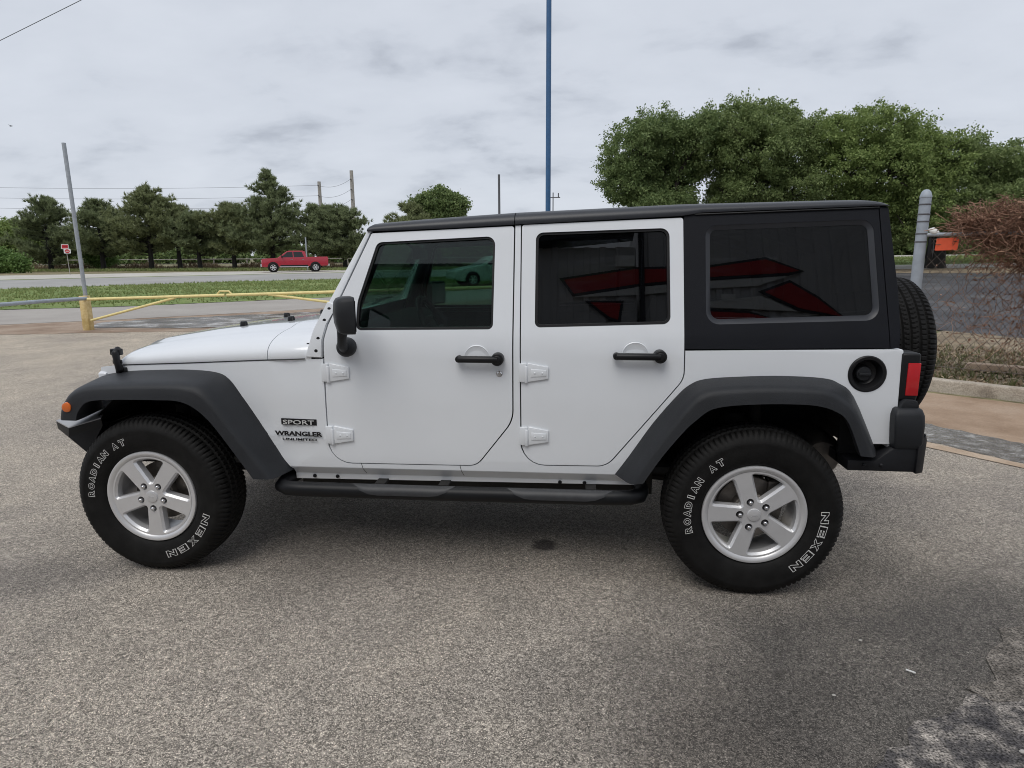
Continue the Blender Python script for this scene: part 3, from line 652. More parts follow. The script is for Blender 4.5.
def roof_sec(x, inset=0.):
    zb = float(np.interp(x, [1.09, 1.113, 1.463, 1.82, 2.6, 2.69, 3.47, 3.53], [1.703, 1.704, 1.714, 1.729, 1.760, 1.774, 1.794, 1.790]))
    zt = float(np.interp(x, [1.100, 1.110, 1.13, 1.3, 1.56, 1.83, 2.61, 3.3, 3.44, 3.48, 3.505, 3.515], [1.718, 1.731, 1.740, 1.753, 1.769, 1.784, 1.813, 1.822, 1.822, 1.816, 1.806, 1.795]))
    y0 = surf(x, zb)-.010+inset; h = zt-zb
    o_ = [(y0, zb), (y0-.002, zb+h*.25), (y0+.004, zb+h*.55), (y0+.020, zb+h*.82), (y0+.050, zt), (y0+.13, zt+.008), (y0+.32, zt+.016), (CY, zt+.020)]
    o_ = o_+[(2*CY-y, z) for y, z in o_[-2::-1]]
    i_ = [(2*CY-y0-.03, zb), (2*CY-y0-.08, zt-.035), (y0+.08, zt-.035), (y0+.03, zb)]
    return [(x, y, z) for y, z in o_+i_]
def roof(name, xs, mat): return mk(name, MB().loft([roof_sec(x) for x in xs]), M[mat], car, ang=50)
roof('roof_panel', [1.106, 1.112, 1.13, 1.2, 1.35, 1.5, 1.65, 1.80, 1.822], 'rail')
roof('hardtop_roof', [1.826, 1.84, 2.0, 2.2, 2.4, 2.6, 2.69, 2.9, 3.1, 3.3, 3.42, 3.46, 3.485, 3.505, 3.515], 'rail')
gut = MB().tube([(2.66, surf(2.7, 1.76)-.004, 1.7655), (3.1, surf(3, 1.77)-.004, 1.777), (3.472, surf(3, 1.78)-.004, 1.787)], .0035, 6)
mk('drip_seam', gut, M['black'], hard)
rw = MB().add([(3.556, .16, 1.17), (3.556, 1.64, 1.17), (3.525, 1.50, 1.79), (3.525, .30, 1.79), (3.53, .16, 1.17), (3.53, 1.64, 1.17), (3.50, 1.50, 1.79), (3.50, .30, 1.79)], [(0, 1, 2, 3), (7, 6, 5, 4), (0, 4, 5, 1), (1, 5, 6, 2), (2, 6, 7, 3), (3, 7, 4, 0)])
mk('rear_window', rw, M['darkglass'], car)
# --- fender flares
def flare(name, st, far, yb, yc, yo):
    P3 = []
    for bk, ck, ok in st: P3.append((np.array([bk[0], yb(bk), bk[1]]), np.array([ck[0], yc, ck[1]]), np.array([ok[0], yo, ok[1]])))
    A = np.array(P3); n_ = len(A); out_ = []
    for i in range(n_-1):                                  # smooth in-between stations
        p0, p1, p2, p3 = A[max(i-1, 0)], A[i], A[i+1], A[min(i+2, n_-1)]
        for t in (np.arange(4)/4 if i < n_-2 else np.arange(5)/4):
            out_.append(.5*((2*p1)+(-p0+p2)*t+(2*p0-5*p1+4*p2-p3)*t*t+(-p0+3*p1-3*p2+p3)*t**3))
    m_ = MB(); secs = []
    for b_, c_, o_ in out_:
        f1 = c_+(b_-c_)*.30; f2 = c_+(o_-c_)*.35
        pts = [b_, b_+(f1-b_)*.5, f1]+[(1-t)**2*f1+2*t*(1-t)*c_+t*t*f2 for t in (.2, .4, .6, .8)]+[f2, f2+(o_-f2)*.6, o_-(o_-f2)*.06]
        up = (c_-o_); up = up/max(np.linalg.norm(up), 1e-6)
        i1 = o_+np.array([0, .012, 0])-up*.002; i2 = o_+np.array([0, .05, 0])+up*.004; i3 = o_*.25+b_*.75+np.array([0, 0, -.012]); i3[1] = b_[1]+.012; 
        b2 = b_.copy(); b2[1] += .012; pts += [o_, i1, i2, i3, b2]
        secs.append([Vector(q) for q in pts])
    m_.loft(secs); return mk(name, onside(m_, far), M['flare'], car, ang=55)
FS = [((-.455, .80), (-.436, .80), (-.318, .803)), ((-.465, .85), (-.420, .86), (-.303, .845)), ((-.455, .925), (-.368, .928), (-.257, .893)), ((-.40, .968), (-.29, .967), (-.19, .908)),
      ((-.25, .998), (-.2, .980), (-.08, .912)), ((-.06, 1.013), (-.05, .987), (.03, .913)), ((.14, 1.022), (.13, .990), (.13, .913)), ((.30, 1.016), (.25, .985), (.215, .910)),
      ((.378, .985), (.33, .960), (.285, .886)), ((.45, .895), (.405, .875), (.352, .832)), ((.525, .788), (.478, .765), (.42, .746)), ((.70, .526), (.655, .52), (.566, .527))]
RS = [((2.314, .549), (2.375, .545), (2.432, .556)), ((2.383, .651), (2.44, .655), (2.517, .69)), ((2.485, .808), (2.545, .815), (2.61, .812)), ((2.587, .937), (2.63, .932), (2.66, .862)),
      ((2.645, .992), (2.68, .974), (2.712, .905)), ((2.717, 1.021), (2.745, .993), (2.78, .924)), ((2.882, 1.034), (2.88, 1.005), (2.88, .934)), ((3.057, 1.039), (3.04, 1.009), (3.02, .939)),
      ((3.232, 1.031), (3.2, 1.000), (3.162, .934)), ((3.305, 1.008), (3.27, .968), (3.25, .908)), ((3.376, .945), (3.345, .90), (3.306, .858)), ((3.493, .701), (3.44, .70), (3.37, .71))]
for far in (False, True):
    f_ = flare('fender_flare', FS, far, lambda q: surf(q[0], q[1])-.001, -.025, -.040)
    mk('side_marker', onside(MB().revolve([(0, -.006), (.016, -.005), (.023, -.002), (.026, .010)], 24, 'Y', (-.362, -.036, .868)), far), M['amber'], f_)
    flare('fender_flare', RS, far, lambda q: surf(q[0], q[1])-.001, -.025, -.040)
# --- wheels
def tyre_mesh():
    prof = [(.232, .020), (.240, .004), (.252, -.006), (.268, -.013), (.290, -.019), (.315, -.0215), (.338, -.021), (.345, -.0225), (.352, -.0215), (.362, -.018), (.374, -.011), (.384, -.003), (.3915, .006)]
    ys = np.linspace(.012, .199, 34); crown = [(.397+.011*(1-abs((y-.1055)/.0935)**2.6), y) for y in ys]
    full = prof+crown+[(r_, .211-y) for r_, y in prof[::-1]]; n_ = 384; V = []; per = 96
    for k in range(n_):
        a_ = 2*math.pi*k/n_
        for r_, y in full:
            t_ = (y-.1055)/.1; d = 0.
            if r_ > .3735 and True:
                ph = (k/n_*per+ (.18*math.sin(t_*5))) % 1; row = abs(t_)
                if row > .62:
                    if ph < .28: d = .0085 if r_ > .39 else .005
                elif row > .22:
                    if (ph+.45+t_*.9) % 1 < .26: d = .005
                else:
                    if (ph+.2-t_*1.6) % 1 < .26: d = .005
                zig = .012*(1 if (k*per//n_) % 2 else -1)
                for g_ in (.62, .22):
                    if abs(row-g_-zig*.6) < .045: d = .010
            rr = r_-d; z = rr*math.sin(a_)
            yy = y
            if z < -.392: z = -.392
            V.append((rr*math.cos(a_), yy, z))
    L = len(full); i_ = np.arange(n_)[:, None]*L+np.arange(L-1)[None]; j_ = ((np.arange(n_)+1) % n_)[:, None]*L+np.arange(L-1)[None]
    return np.array(V), np.stack([i_, i_+1, j_+1, j_], -1).reshape(-1, 4)
TV, TF = tyre_mesh()
def spoke_face():
    t = bmesh.new(); ed = []; holes = []
    def ring(p): 
        vs = [t.verts.new((x, 0, z)) for x, z in p]; return [t.edges.new((vs[i-1], vs[i])) for i in range(len(vs))]
    ed += ring([(.2085*math.cos(q*math.pi/60), .2085*math.sin(q*math.pi/60)) for q in range(120)])
    for k in range(5):
        a0 = R(90+72*k); a1 = R(90+72*(k+1)); am = (a0+a1)/2
        def P(a_, r_, off): return (r_*math.cos(a_)-off*math.sin(a_), r_*math.sin(a_)+off*math.cos(a_))
        A0, A1 = P(a0, .08, .0345), P(a0, .192, .041); B0, B1 = P(a1, .08, -.0345), P(a1, .192, -.041)
        d1 = Vector(A1)-Vector(A0); am_ = Vector((math.cos(am), math.sin(am)))
        # apex on the bisector
        den = d1.x*am_.y-d1.y*am_.x; s_ = (A0[0]*d1.y-A0[1]*d1.x)/(am_.x*d1.y-am_.y*d1.x); apex = am_*s_
        ra = math.hypot(*A1); aa = math.atan2(A1[1], A1[0]); ab = math.atan2(B1[1], B1[0]); 
        if ab < aa: ab += 2*math.pi
        arc = [(ra*math.cos(aa+(ab-aa)*q/7), ra*math.sin(aa+(ab-aa)*q/7)) for q in range(1, 7)]
        hp = rpoly([(apex.x, apex.y, .014), (A1[0], A1[1], .014)]+[(x, z, 0) for x, z in arc]+[(B1[0], B1[1], .014)], 4)
        big = inflate(hp, .0045); ed += ring(big); holes.append((big, inflate(hp, -.0045)))
        c_ = (.0635*math.cos(a0), .0635*math.sin(a0)); lp_ = [(c_[0]+.0175*math.cos(q*math.pi/8), c_[1]+.0175*math.sin(q*math.pi/8)) for q in range(16)]; ed += ring(lp_); holes.append((lp_, lp_))
    bmesh.ops.triangle_fill(t, edges=ed, use_beauty=True, normal=(0, -1, 0))
    for big, small in holes:
        n_ = len(big); dep = .012 if n_ != 16 else .004
        r0 = [t.verts.new((x, 0, z)) for x, z in big]; r1 = [t.verts.new((x, dep, z)) for x, z in small]; r2 = [t.verts.new((x, .046, z)) for x, z in small]
        for i in range(n_):
            j = (i+1) % n_; t.faces.new((r0[i], r0[j], r1[j], r1[i])); t.faces.new((r1[i], r1[j], r2[j], r2[i]))
    bmesh.ops.remove_doubles(t, verts=t.verts, dist=1e-6)
    for v in t.verts: v.co.y += .004
    # draft: the back of every opening is narrower, which gives the bright chamfers
    bmesh.ops.recalc_face_normals(t, faces=t.faces)
    ee = [] and [q for q in t.edges if len(q.link_faces) == 2 and q.calc_face_angle(0) > R(50) and max(v.co.y for v in q.verts) < .02 and q.verts[0].co.xz.length < .203]
    rim_prof = [(.2075, .006), (.213, .002), (.220, -.003), (.228, -.005), (.2345, -.003), (.237, .003), (.236, .012), (.230, .018), (.214, .024), (.206, .05), (.203, .12), (.209, .20), (.225, .215)]
    mm = MB().revolve(rim_prof, 96, 'Y'); vs = [t.verts.new(p) for p in mm.v]
    for f in mm.f:
        t.faces.new([vs[i] for i in f])
    return t
RIM = meshdata('rim', spoke_face(), M['rim'], ang=32)
hubm = MB().revolve([(0, .052), (.085, .052), (.086, .10), (.15, .10), (.152, .105), (.152, .125), (.15, .128), (.08, .13), (.08, .2), (0, .2)], 48, 'Y').box((.115, .12, .07), (.07, .07, .13))
HUB = meshdata('wheel', hubm, M['disc'], bevel=.003)
cap_ = MB().revolve([(0, -.004), (.02, -.0035), (.029, -.001), (.0315, .004), (.0315, .01)], 32, 'Y')
tm = text_mb('Jeep', .030, .014, .0012); cap_.add([(p.x, p.y-.0040, p.z) for p in tm.v], tm.f)
CAP = meshdata('center_cap', cap_, M['rim'], ang=40)
nut = MB().prism([(.0095*math.cos(q*math.pi/3), .0095*math.sin(q*math.pi/3)) for q in range(6)], -.006, .05).revolve([(0, -.010), (.004, -.009), (.0075, -.006)], 12, 'Y')
NUT = meshdata('lug_nut', nut, M['chrome'], bevel=.001)
TYM = rawmesh('tyre', TV, TF, M['tyre']); TYRE = TYM.data; bpy.data.objects.remove(TYM)
TYRE.shade_smooth(); TYRE.set_sharp_from_angle(angle=R(28))
def lettering(spec, r_):
    m_ = MB()
    for word, a0, a1, w, h in spec:
        for i, ch in enumerate(word):
            a_ = R(a0+(a1-a0)*i/max(len(word)-1, 1)); q = text_mb(ch, w*(.42 if ch == 'I' else 1), h, .0016, outline=.030, bold=.055 if ch not in 'I' else .03)
            th = a_-math.pi/2; c_, s_ = math.cos(th), math.sin(th)
            ox, oz = r_*math.cos(a_), r_*math.sin(a_)
            m_.add([(ox+p.x*c_-p.z*s_, -.0205+p.y, oz+p.x*s_+p.z*c_) for p in q.v], q.f)
    return m_
def wheel(loc, rot_y, rotz, letters):
    w = bpy.data.objects.new('wheel', HUB); w.location = loc; w.rotation_euler = (0, 0, rotz)
    COL.objects.link(w); w.parent = car; w.matrix_parent_inverse = WM[car.name].inverted()
    def ch(name, me, ry=0.):
        o_ = bpy.data.objects.new(name, me); COL.objects.link(o_); o_.parent = w; o_.rotation_euler = (0, ry, 0); return o_
    ch('tyre', TYRE); ch('rim', RIM, rot_y); ch('center_cap', CAP, 0)
    for k in range(5):
        a_ = R(90+72*k)-rot_y; o_ = ch('lug_nut', NUT, 0); o_.location = (.0635*math.cos(a_), 0, .0635*math.sin(a_))
    for lt in letters or (): ch('tyre_lettering', meshdata('tyre_lettering', lettering([lt], .305), M['letter'], smooth=False))
    return w
WZ = .392
wheel((0, 0, WZ+.012), R(36), 0, [('ROADIAN', 177, 132.5, .035, .035), ('AT', 119, 110.5, .034, .035), ('NEXEN', -20, -73, .058, .036)])
wheel((2.946, 0, WZ+.012), R(-18), 0, [('ROADIAN', 194, 148, .035, .035), ('AT', 132, 123.5, .034, .035), ('NEXEN', 1, -50, .058, .036)])
wheel((0, 2*CY, WZ+.012), R(10), math.pi, None); wheel((2.946, 2*CY, WZ+.012), R(50), math.pi, None)
# spare on the tailgate: axis along X
sp = bpy.data.objects.new('spare_wheel', HUB); sp.location = (3.935, CY+.02, 1.052); sp.rotation_euler = (0, R(8), R(90)); COL.objects.link(sp); sp.parent = car; sp.matrix_parent_inverse = WM[car.name].inverted()
sv = TV.copy(); flat = np.isclose(sv[:, 2], -.392); 
rad = np.hypot(sv[:, 0], sv[:, 2]); ang_ = np.arctan2(sv[:, 2], sv[:, 0]); 
sv2 = np.concatenate([np.concatenate([TV[len(TV)//2-len(TV)//2:len(TV)//2]]), np.concatenate([TV[:len(TV)//2]])*np.array([-1, 1, -1])])   # upper half twice: no contact patch
for nm, me in (('tyre', None), ('rim', RIM), ('center_cap', CAP)):
    if me is None:
        o_ = rawmesh('tyre', sv2, TF, M['tyre'], smooth=True); o_.data.set_sharp_from_angle(angle=R(28))
    else: o_ = bpy.data.objects.new(nm, me); COL.objects.link(o_)
    o_.parent = sp
mk('spare_carrier', MB().box((3.63, CY+.02, 1.115), (.10, .34, .34)).tube([(3.60, CY-.3, .9), (3.66, CY, 1.0), (3.66, CY+.3, 1.0), (3.60, CY+.6, .9)], .02, 8), M['black'], car, bevel=.01)
# --- lamps, bumpers, steps, mirrors, filler
for far in (False, True):
    tl = mk('tail_light', onside(MB().box((3.606, .155, 1.040), (.082, .115, .216)), far), M['black'], car, bevel=.012, seg=3)
    ln = MB().box((3.619, .0990, 1.030), (.054, .010, .148)).box((3.648, .160, 1.030), (.006, .080, .150))
    mk('lens', onside(ln, far), M['redlens'], tl, bevel=.003)
    ec = MB(); secs = []
    for z, a_, b_, y in ((.722, 3.552, 3.672, .055), (.745, 3.548, 3.676, .045), (.83, 3.541, 3.676, .045), (.872, 3.540, 3.672, .048), (.897, 3.546, 3.664, .058), (.905, 3.556, 3.654, .075)):
        secs.append([(x, yy, z) for x, yy in rpoly([(a_, y, .012), (b_, y, .025), (b_, .34, .01), (a_, .34, .01)], 4)])
    ec.loft(secs); mk('rear_bumper_end', onside(ec, far), M['flare'], car, ang=45)
    k_ = MB().prism(rpoly([(3.566, .90, .005), (3.652, .90, .01), (3.640, .938, .02), (3.585, .942, .02)], 4), .075, .3); mk('bumper_pad', onside(k_, far), M['flare'], car, bevel=.004)
    lp = MB(); low = [(3.36, .612), (3.652, .610), (3.652, .735), (3.575, .735), (3.48, .66), (3.36, .66)]
    lp.prism(low, .06, .36)
    lp.add([(3.652, .050, .604), (3.700, .085, .600), (3.704, .085, .752), (3.690, .072, .785), (3.652, .050, .735), (3.652, .36, .604), (3.700, .36, .600), (3.704, .36, .752), (3.690, .36, .785), (3.652, .36, .735)],
           [(0, 1, 2, 3, 4), (9, 8, 7, 6, 5), (0, 5, 6, 1), (1, 6, 7, 2), (2, 7, 8, 3), (3, 8, 9, 4), (4, 9, 5, 0)])
    for x in (3.43, 3.505): lp.revolve([(0, -.008), (.007, -.007), (.009, 0)], 10, 'Y', (x, .06, .640))
    mk('rear_bumper_wing', onside(lp, far), M['steel'], car, bevel=.003)
    st = MB(); yv = .028
    st.tube([(.672, .24, .470), (.660, .11, .468), (.668, .05, .465), (.705, yv, .462), (.78, yv-.004, .460), (1.5, yv-.006, .458), (2.30, yv-.004, .460), (2.38, yv, .462), (2.428, .05, .465), (2.444, .11, .468), (2.438, .24, .470)],
            [.036]*11, 18)
    sb = mk('side_step', onside(st, far), M['stepblack'], car, ang=50)
    for x0, x1 in ((1.045, 1.55), (1.80, 2.30)):
        pm = MB(); secs = []
        for k in range(13):
            t_ = k/12; x = x0+(x1-x0)*t_; hw = .030*min(1, (min(t_, 1-t_)*9)**.5+.05)
            secs.append([(x, yv-.006+hw*c_, .460+.0455*s_+(.003 if 0 < k < 12 else 0)) for c_, s_ in [(math.cos(q), math.sin(q)) for q in (R(205), R(185), R(160), R(130), R(100), R(70), R(40))]])
        secs = [[(x, yv-.006+.0385*math.cos(a_)*1.0, .459+.0385*math.sin(a_)) for a_ in [R(96)+(R(190)-R(96))*q/6*min(1, (min(k, 12-k)/2.5)**.5+.02)+ (0) for q in range(7)]] for k, x in enumerate([x0+(x1-x0)*k/12 for k in range(13)])]
        pm.loft(secs, False, False); mk('step_pad', onside(pm, far), M['steppad'], sb, ang=60)
    for x in (1.16, 1.48, 2.2):
        sb2 = MB().box((x, .17, .474), (.05, .20, .016)); mk('step_bracket', onside(sb2, far), M['under'], sb)
    # screws along the sill flange
    for x in (.80, .92, 2.05, 2.17): 
        sc = MB().revolve([(0, -.008), (.008, -.007), (.010, 0)], 10, 'Y', (x, surf(x, .49), .488))
        mk('sill_screw', onside(sc, far), M['black'], car)
    # mirror: housing turned towards the driver
    mm = MB(); secs = []
    for z, w_, d_, xo in ((1.243, .14, .055, .006), (1.250, .158, .070, .004), (1.29, .168, .082, 0), (1.34, .170, .085, 0), (1.385, .162, .080, .004), (1.400, .150, .070, .010), (1.407, .13, .050, .018)):
        secs.append([(x+xo*0, y, z) for x, y in rpoly([(.045, -w_/2, .008), (.045, w_/2, .008), (.045-d_, w_/2*.86, .045), (.045-d_, -w_/2*.86, .045)], 5)])
    mat_ = Matrix.Translation((1.070, -.060, 0)) @ Matrix.Rotation(R(27), 4, 'Z')
    mm.loft(secs, True, True, mat_)
    mm.tube([(1.055, -.035, 1.258), (1.045, -.018, 1.222), (1.030, .015, 1.180), (1.022, .07, 1.158)], [.026, .022, .022, .026], 14)
    mi = mk('side_mirror', onside(mm, far), M['flare'], car, bevel=.004, ang=45)
    mk('mirror_base', onside(MB().revolve([(0, -.052), (.025, -.050), (.040, -.040), (.0465, -.022), (.0465, .006)], 28, 'Y', (1.022, surf(1.02, 1.158)-.004, 1.158)), far), M['flare'], mi)
    gl_ = MB().add([(.0465, -.080, 1.255), (.0465, .080, 1.255), (.0465, .078, 1.392), (.0465, -.078, 1.392)], [(0, 1, 2, 3)], mat_); mk('mirror_glass', onside(gl_, far), M['chrome'], mi)
mk('front_bumper', MB().prism([(-.556, .718), (-.495, .676), (-.40, .588), (-.33, .60), (-.30, .70), (-.293, .745), (-.43, .748), (-.53, .748), (-.553, .745)], .16, 2*CY-.16), M['steel'], car, bevel=.004)
for far in (False, True):
    A_, B_, C_, D_, E_ = (-.557, .11, .757), (-.44, .050, .738), (-.285, .085, .782), (-.40, .27, .786), (-.53, .30, .772)
    A2, B2, C2, F2 = (-.556, .115, .716), (-.455, .060, .690), (-.285, .090, .745), (-.372, .075, .598)
    up3 = lambda p_: (p_[0], p_[1], p_[2]+.006)
    q = MB().add([A_, B_, C_, D_, E_]+[up3(p_) for p_ in (A_, B_, C_, D_, E_)], [(5, 6, 7, 8, 9), (4, 3, 2, 1, 0)]+[(i, (i+1) % 5, (i+1) % 5+5, i+5) for i in range(5)])
    mk('bumper_plate', onside(q, far), M['bplate'], car, bevel=.0015)
    q = MB().add([A_, B_, C_, A2, B2, C2, F2, (-.40, .30, .60), (-.53, .30, .71), (-.29, .30, .75)], [(0, 1, 4, 3), (1, 2, 5, 4), (4, 5, 6), (3, 4, 6), (3, 6, 7, 8), (5, 9, 7, 6)])
    mk('bumper_end', onside(q, far), M['steel'], car, smooth=False)
mk('rear_crossbar', MB().box((3.655, CY, .69), (.075, 1.05, .15)), M['steel'], car, bevel=.008)
fl = MB().revolve([(.083, .012), (.083, -.004), (.078, -.007), (.066, -.005), (.060, .006), (.054, .035), (.040, .045), (0, .045)], 48, 'Y', (3.424, surf(3.424, 1.052), 1.052))
fcap = mk('fuel_filler', fl, M['black'], car, ang=40)
mk('filler_cap', MB().revolve([(0, .018), (.030, .018), (.034, .024), (.034, .05)], 24, 'Y', (3.420, surf(3.424, 1.052), 1.048)).box((3.420, surf(3.424, 1.052)+.014, 1.048), (.05, .012, .012)), M['flare'], fcap, bevel=.002)
# badges on the near front wing
def badge(name, s_, x0, x1, z0, z1, mat, dy=-.002, bold=.0):
    q = text_mb(s_, x1-x0, z1-z0, .0015, bold=bold); xc, zc = (x0+x1)/2, (z0+z1)/2; y = surf(xc, zc)
    sl_ = (surf(x1, zc)-surf(x0, zc))/(x1-x0)
    m_ = MB(); m_.add([(xc+p.x, y+dy+p.y+sl_*p.x, zc+p.z) for p in q.v], q.f); return mk(name, m_, M[mat], car, smooth=False)
sbk = MB(); zc = .780; xa, xb = .660, .846
sbk.add([(xa, surf(xa, zc)-.0025, .7645), (xb, surf(xb, zc)-.0025, .7645), (xb, surf(xb, zc)-.0025, .7955), (xa, surf(xa, zc)-.0025, .7955), (xa, surf(xa, zc)+.004, .7645), (xb, surf(xb, zc)+.004, .7645), (xb, surf(xb, zc)+.004, .7955), (xa, surf(xa, zc)+.004, .7955)],
        [(0, 1, 2, 3), (0, 4, 5, 1), (1, 5, 6, 2), (2, 6, 7, 3), (3, 7, 4, 0)])
mk('badge_plate', sbk, M['black'], car, smooth=False)
badge('badge_lettering', 'SPORT', .672, .836, .769, .791, 'letter', -.0042, .01)
badge('badge_lettering', 'WRANGLER', .622, .875, .7085, .733, 'black', -.001, .045)
badge('badge_lettering', 'UNLIMITED', .662, .844, .685, .6975, 'black', -.001, .02)
# --- cabin
cb = MB()
dash = [(.92, 1.00), (.92, 1.235), (1.02, 1.245), (1.16, 1.225), (1.23, 1.16), (1.22, 1.00)]
mk('dashboard', MB().prism(dash, .22, 1.58), M['seat'], car, bevel=.015)
stw = MB(); ring = [(math.cos(2*math.pi*k/32)*.185, math.sin(2*math.pi*k/32)*.185) for k in range(33)]
sm_ = Matrix.Translation((1.36, .55, 1.195)) @ Matrix.Rotation(R(-25), 4, 'Y')
stw.tube([(0, a_, b_) for a_, b_ in ring], .016, 8, False, sm_)
for a_ in (R(0), R(180), R(270)): stw.tube([(-.02, 0, 0), (0, .18*math.cos(a_), .18*math.sin(a_))], .014, 6, True, sm_)
stw.revolve([(0, 0)], 3, 'X'); stw.box((-.02, 0, 0), (.04, .13, .11), sm_)
mk('steering_wheel', stw, M['black'], car)
def seat_at(x, y, wd):
    m_ = MB(); m_.prism(rpoly([(x-.45, .72, .04), (x-.46, .86, .05), (x+.03, .82, .04), (x+.03, .72, .03)], 4), y-wd/2, y+wd/2)
    m_.prism(rpoly([(x-.02, .80, .03), (x+.10, .80, .04), (x+.26, 1.40, .05), (x+.15, 1.42, .05)], 4), y-wd/2, y+wd/2)
    m_.prism(rpoly([(x+.175, 1.44, .03), (x+.27, 1.44, .03), (x+.295, 1.60, .04), (x+.205, 1.61, .04)], 4), y-.13, y+.13)
    m_.tube([(x+.205, y-.05, 1.38), (x+.225, y-.05, 1.47)], .007, 6); m_.tube([(x+.205, y+.05, 1.38), (x+.225, y+.05, 1.47)], .007, 6)
    mk('seat', m_, M['seat'], car, bevel=.02, seg=3)
seat_at(1.62, .55, .50); seat_at(1.62, 1.25, .50); seat_at(2.50, .90, 1.15)
rb = MB()
for s_ in (1, -1):
    Y = lambda y: y if s_ == 1 else 2*CY-y
    rb.tube([(.98, Y(.26), 1.26), (1.13, Y(.33), 1.655), (1.20, Y(.35), 1.70), (1.95, Y(.36), 1.725), (2.9, Y(.36), 1.735), (3.25, Y(.34), 1.60), (3.35, Y(.30), 1.1)], .036, 10)
    rb.tube([(1.98, Y(.24), .9), (1.97, Y(.27), 1.3), (1.95, Y(.34), 1.70)], .040, 10)
rb.tube([(1.95, .34, 1.725), (1.95, 1.46, 1.725)], .04, 10); rb.tube([(2.9, .36, 1.73), (2.9, 1.44, 1.73)], .04, 10)
mk('roll_bar', rb, M['black'], car)
mk('interior_mirror', MB().box((1.20, .92, 1.60), (.035, .24, .065)).tube([(1.18, .92, 1.62), (1.10, .92, 1.68)], .01, 6), M['black'], car, bevel=.012)
mk('centre_screen', MB().box((1.235, .90, 1.16), (.02, .24, .15)), M['black'], car, bevel=.006)
# --- chassis
ch_ = MB()
for y in (.42, 1.38): ch_.box((1.4, y, .52), (3.7, .08, .12))
for x in (-.40, .7, 1.5, 2.3, 3.2): ch_.box((x, CY, .50), (.10, 1.0, .09))
ch_.box((1.57, .225, .448), (1.72, .05, .10)); ch_.box((1.57, 2*CY-.225, .448), (1.72, .05, .10)); ch_.box((1.25, CY, .46), (.9, .5, .12)); ch_.box((2.15, .62, .44), (.75, .5, .17))
for x in (0, 2.946):
    ch_.tube([(x, .22, .40), (x, 1.58, .40)], .042, 12); ch_.revolve([(0, -.15), (.10, -.12), (.135, 0), (.10, .12), (0, .15)], 16, 'X', (x, CY+(.25 if x == 0 else 0), .40))
    for y in (.30, 1.50): ch_.tube([(x+.10, y, .38), (x+.06, y+(.06 if y < CY else -.06), .92)], .030, 10); ch_.tube([(x-.02, y+(.10 if y < CY else -.10), .46), (x-.02, y+(.10 if y < CY else -.10), .80)], .055, 12)
ch_.tube([(.55, .50, .43), (0.05, .48, .41)], .03, 8); ch_.tube([(.55, 1.30, .43), (.05, 1.32, .41)], .03, 8)
ch_.tube([(2.4, .5, .43), (2.9, .48, .40)], .03, 8); ch_.tube([(1.0, CY, .46), (2.85, CY, .42)], .03, 10)
mk('chassis', ch_, M['under'], car, ang=40)
mk('muffler', MB().tube([(3.33, .28, .60), (3.33, .34, .60), (3.33, 1.2, .60), (3.33, 1.26, .60)], [.08, .115, .115, .08], 20), M['disc'], car)

# ================================================================== GATE, POSTS, POLES, SIGNS
def gz(x, y): return float(hgt(x, y))
t = thing('gate_post', 'yellow square post with a tall thin grey pipe rising from it', 'post', (-8.95, 10.8, 0))
mk('post', MB().box((-8.95, 10.80, .385), (.165, .165, .80)), M['yellow'], t, bevel=.012)
mk('pipe', MB().tube([(-9.02, 10.93, .3), (-9.04, 10.93, 2.2), (-9.06, 10.93, 4.10)], .042, 12), M['galv'], t)
t = thing('pipe_rail', 'grey steel pipe rail running left from the yellow post', 'railing', (-9.05, 9.5, 0))
mk('rail', MB().tube([(-8.87, 10.75, .73), (-9.02, 9.9, .735), (-9.30, 8.0, .72), (-9.6, 5.5, .70)], .042, 10), M['rail_grey'], t)
for x, y in ((-9.30, 8.0), (-9.6, 5.5)): mk('leg', MB().tube([(x, y, 0), (x, y, .72)], .035, 8), M['rail_grey'], t)
def gate(label, a, b, brace, post=None):
    t = thing('swing_gate', label, 'gate', (a[0], a[1], 0), 'pipe gates across the drive')
    mk('top_rail', MB().tube([a, b], .033, 10), M['yellow2'], t)
    mk('brace', MB().tube(brace, .028, 10), M['yellow2'], t)
    return t
g1 = gate('yellow pipe gate leaf hinged at the yellow post, its brace rising to the right', (-8.80, 10.7, .715), (-5.55, 10.7, .805), [(-8.78, 10.7, .24), (-6.72, 10.7, .745)])
mk('latch', MB().tube([(-5.75, 10.7, .80), (-5.66, 10.7, .89), (-5.45, 10.7, .89), (-5.36, 10.7, .80)], .02, 8), M['yellow2'], g1)
g2 = gate('yellow pipe gate leaf whose brace drops to the right behind the hood', (.80, 10.7, .98), (-5.50, 10.7, .806), [(.78, 10.7, .16), (-4.55, 10.7, .82)])
t = thing('gate_post', 'yellow gate post hidden behind the white vehicle', 'post', (.92, 10.75, 0))
mk('post', MB().box((.92, 10.75, .40), (.215, .215, .82)), M['yellow'], t, bevel=.012)

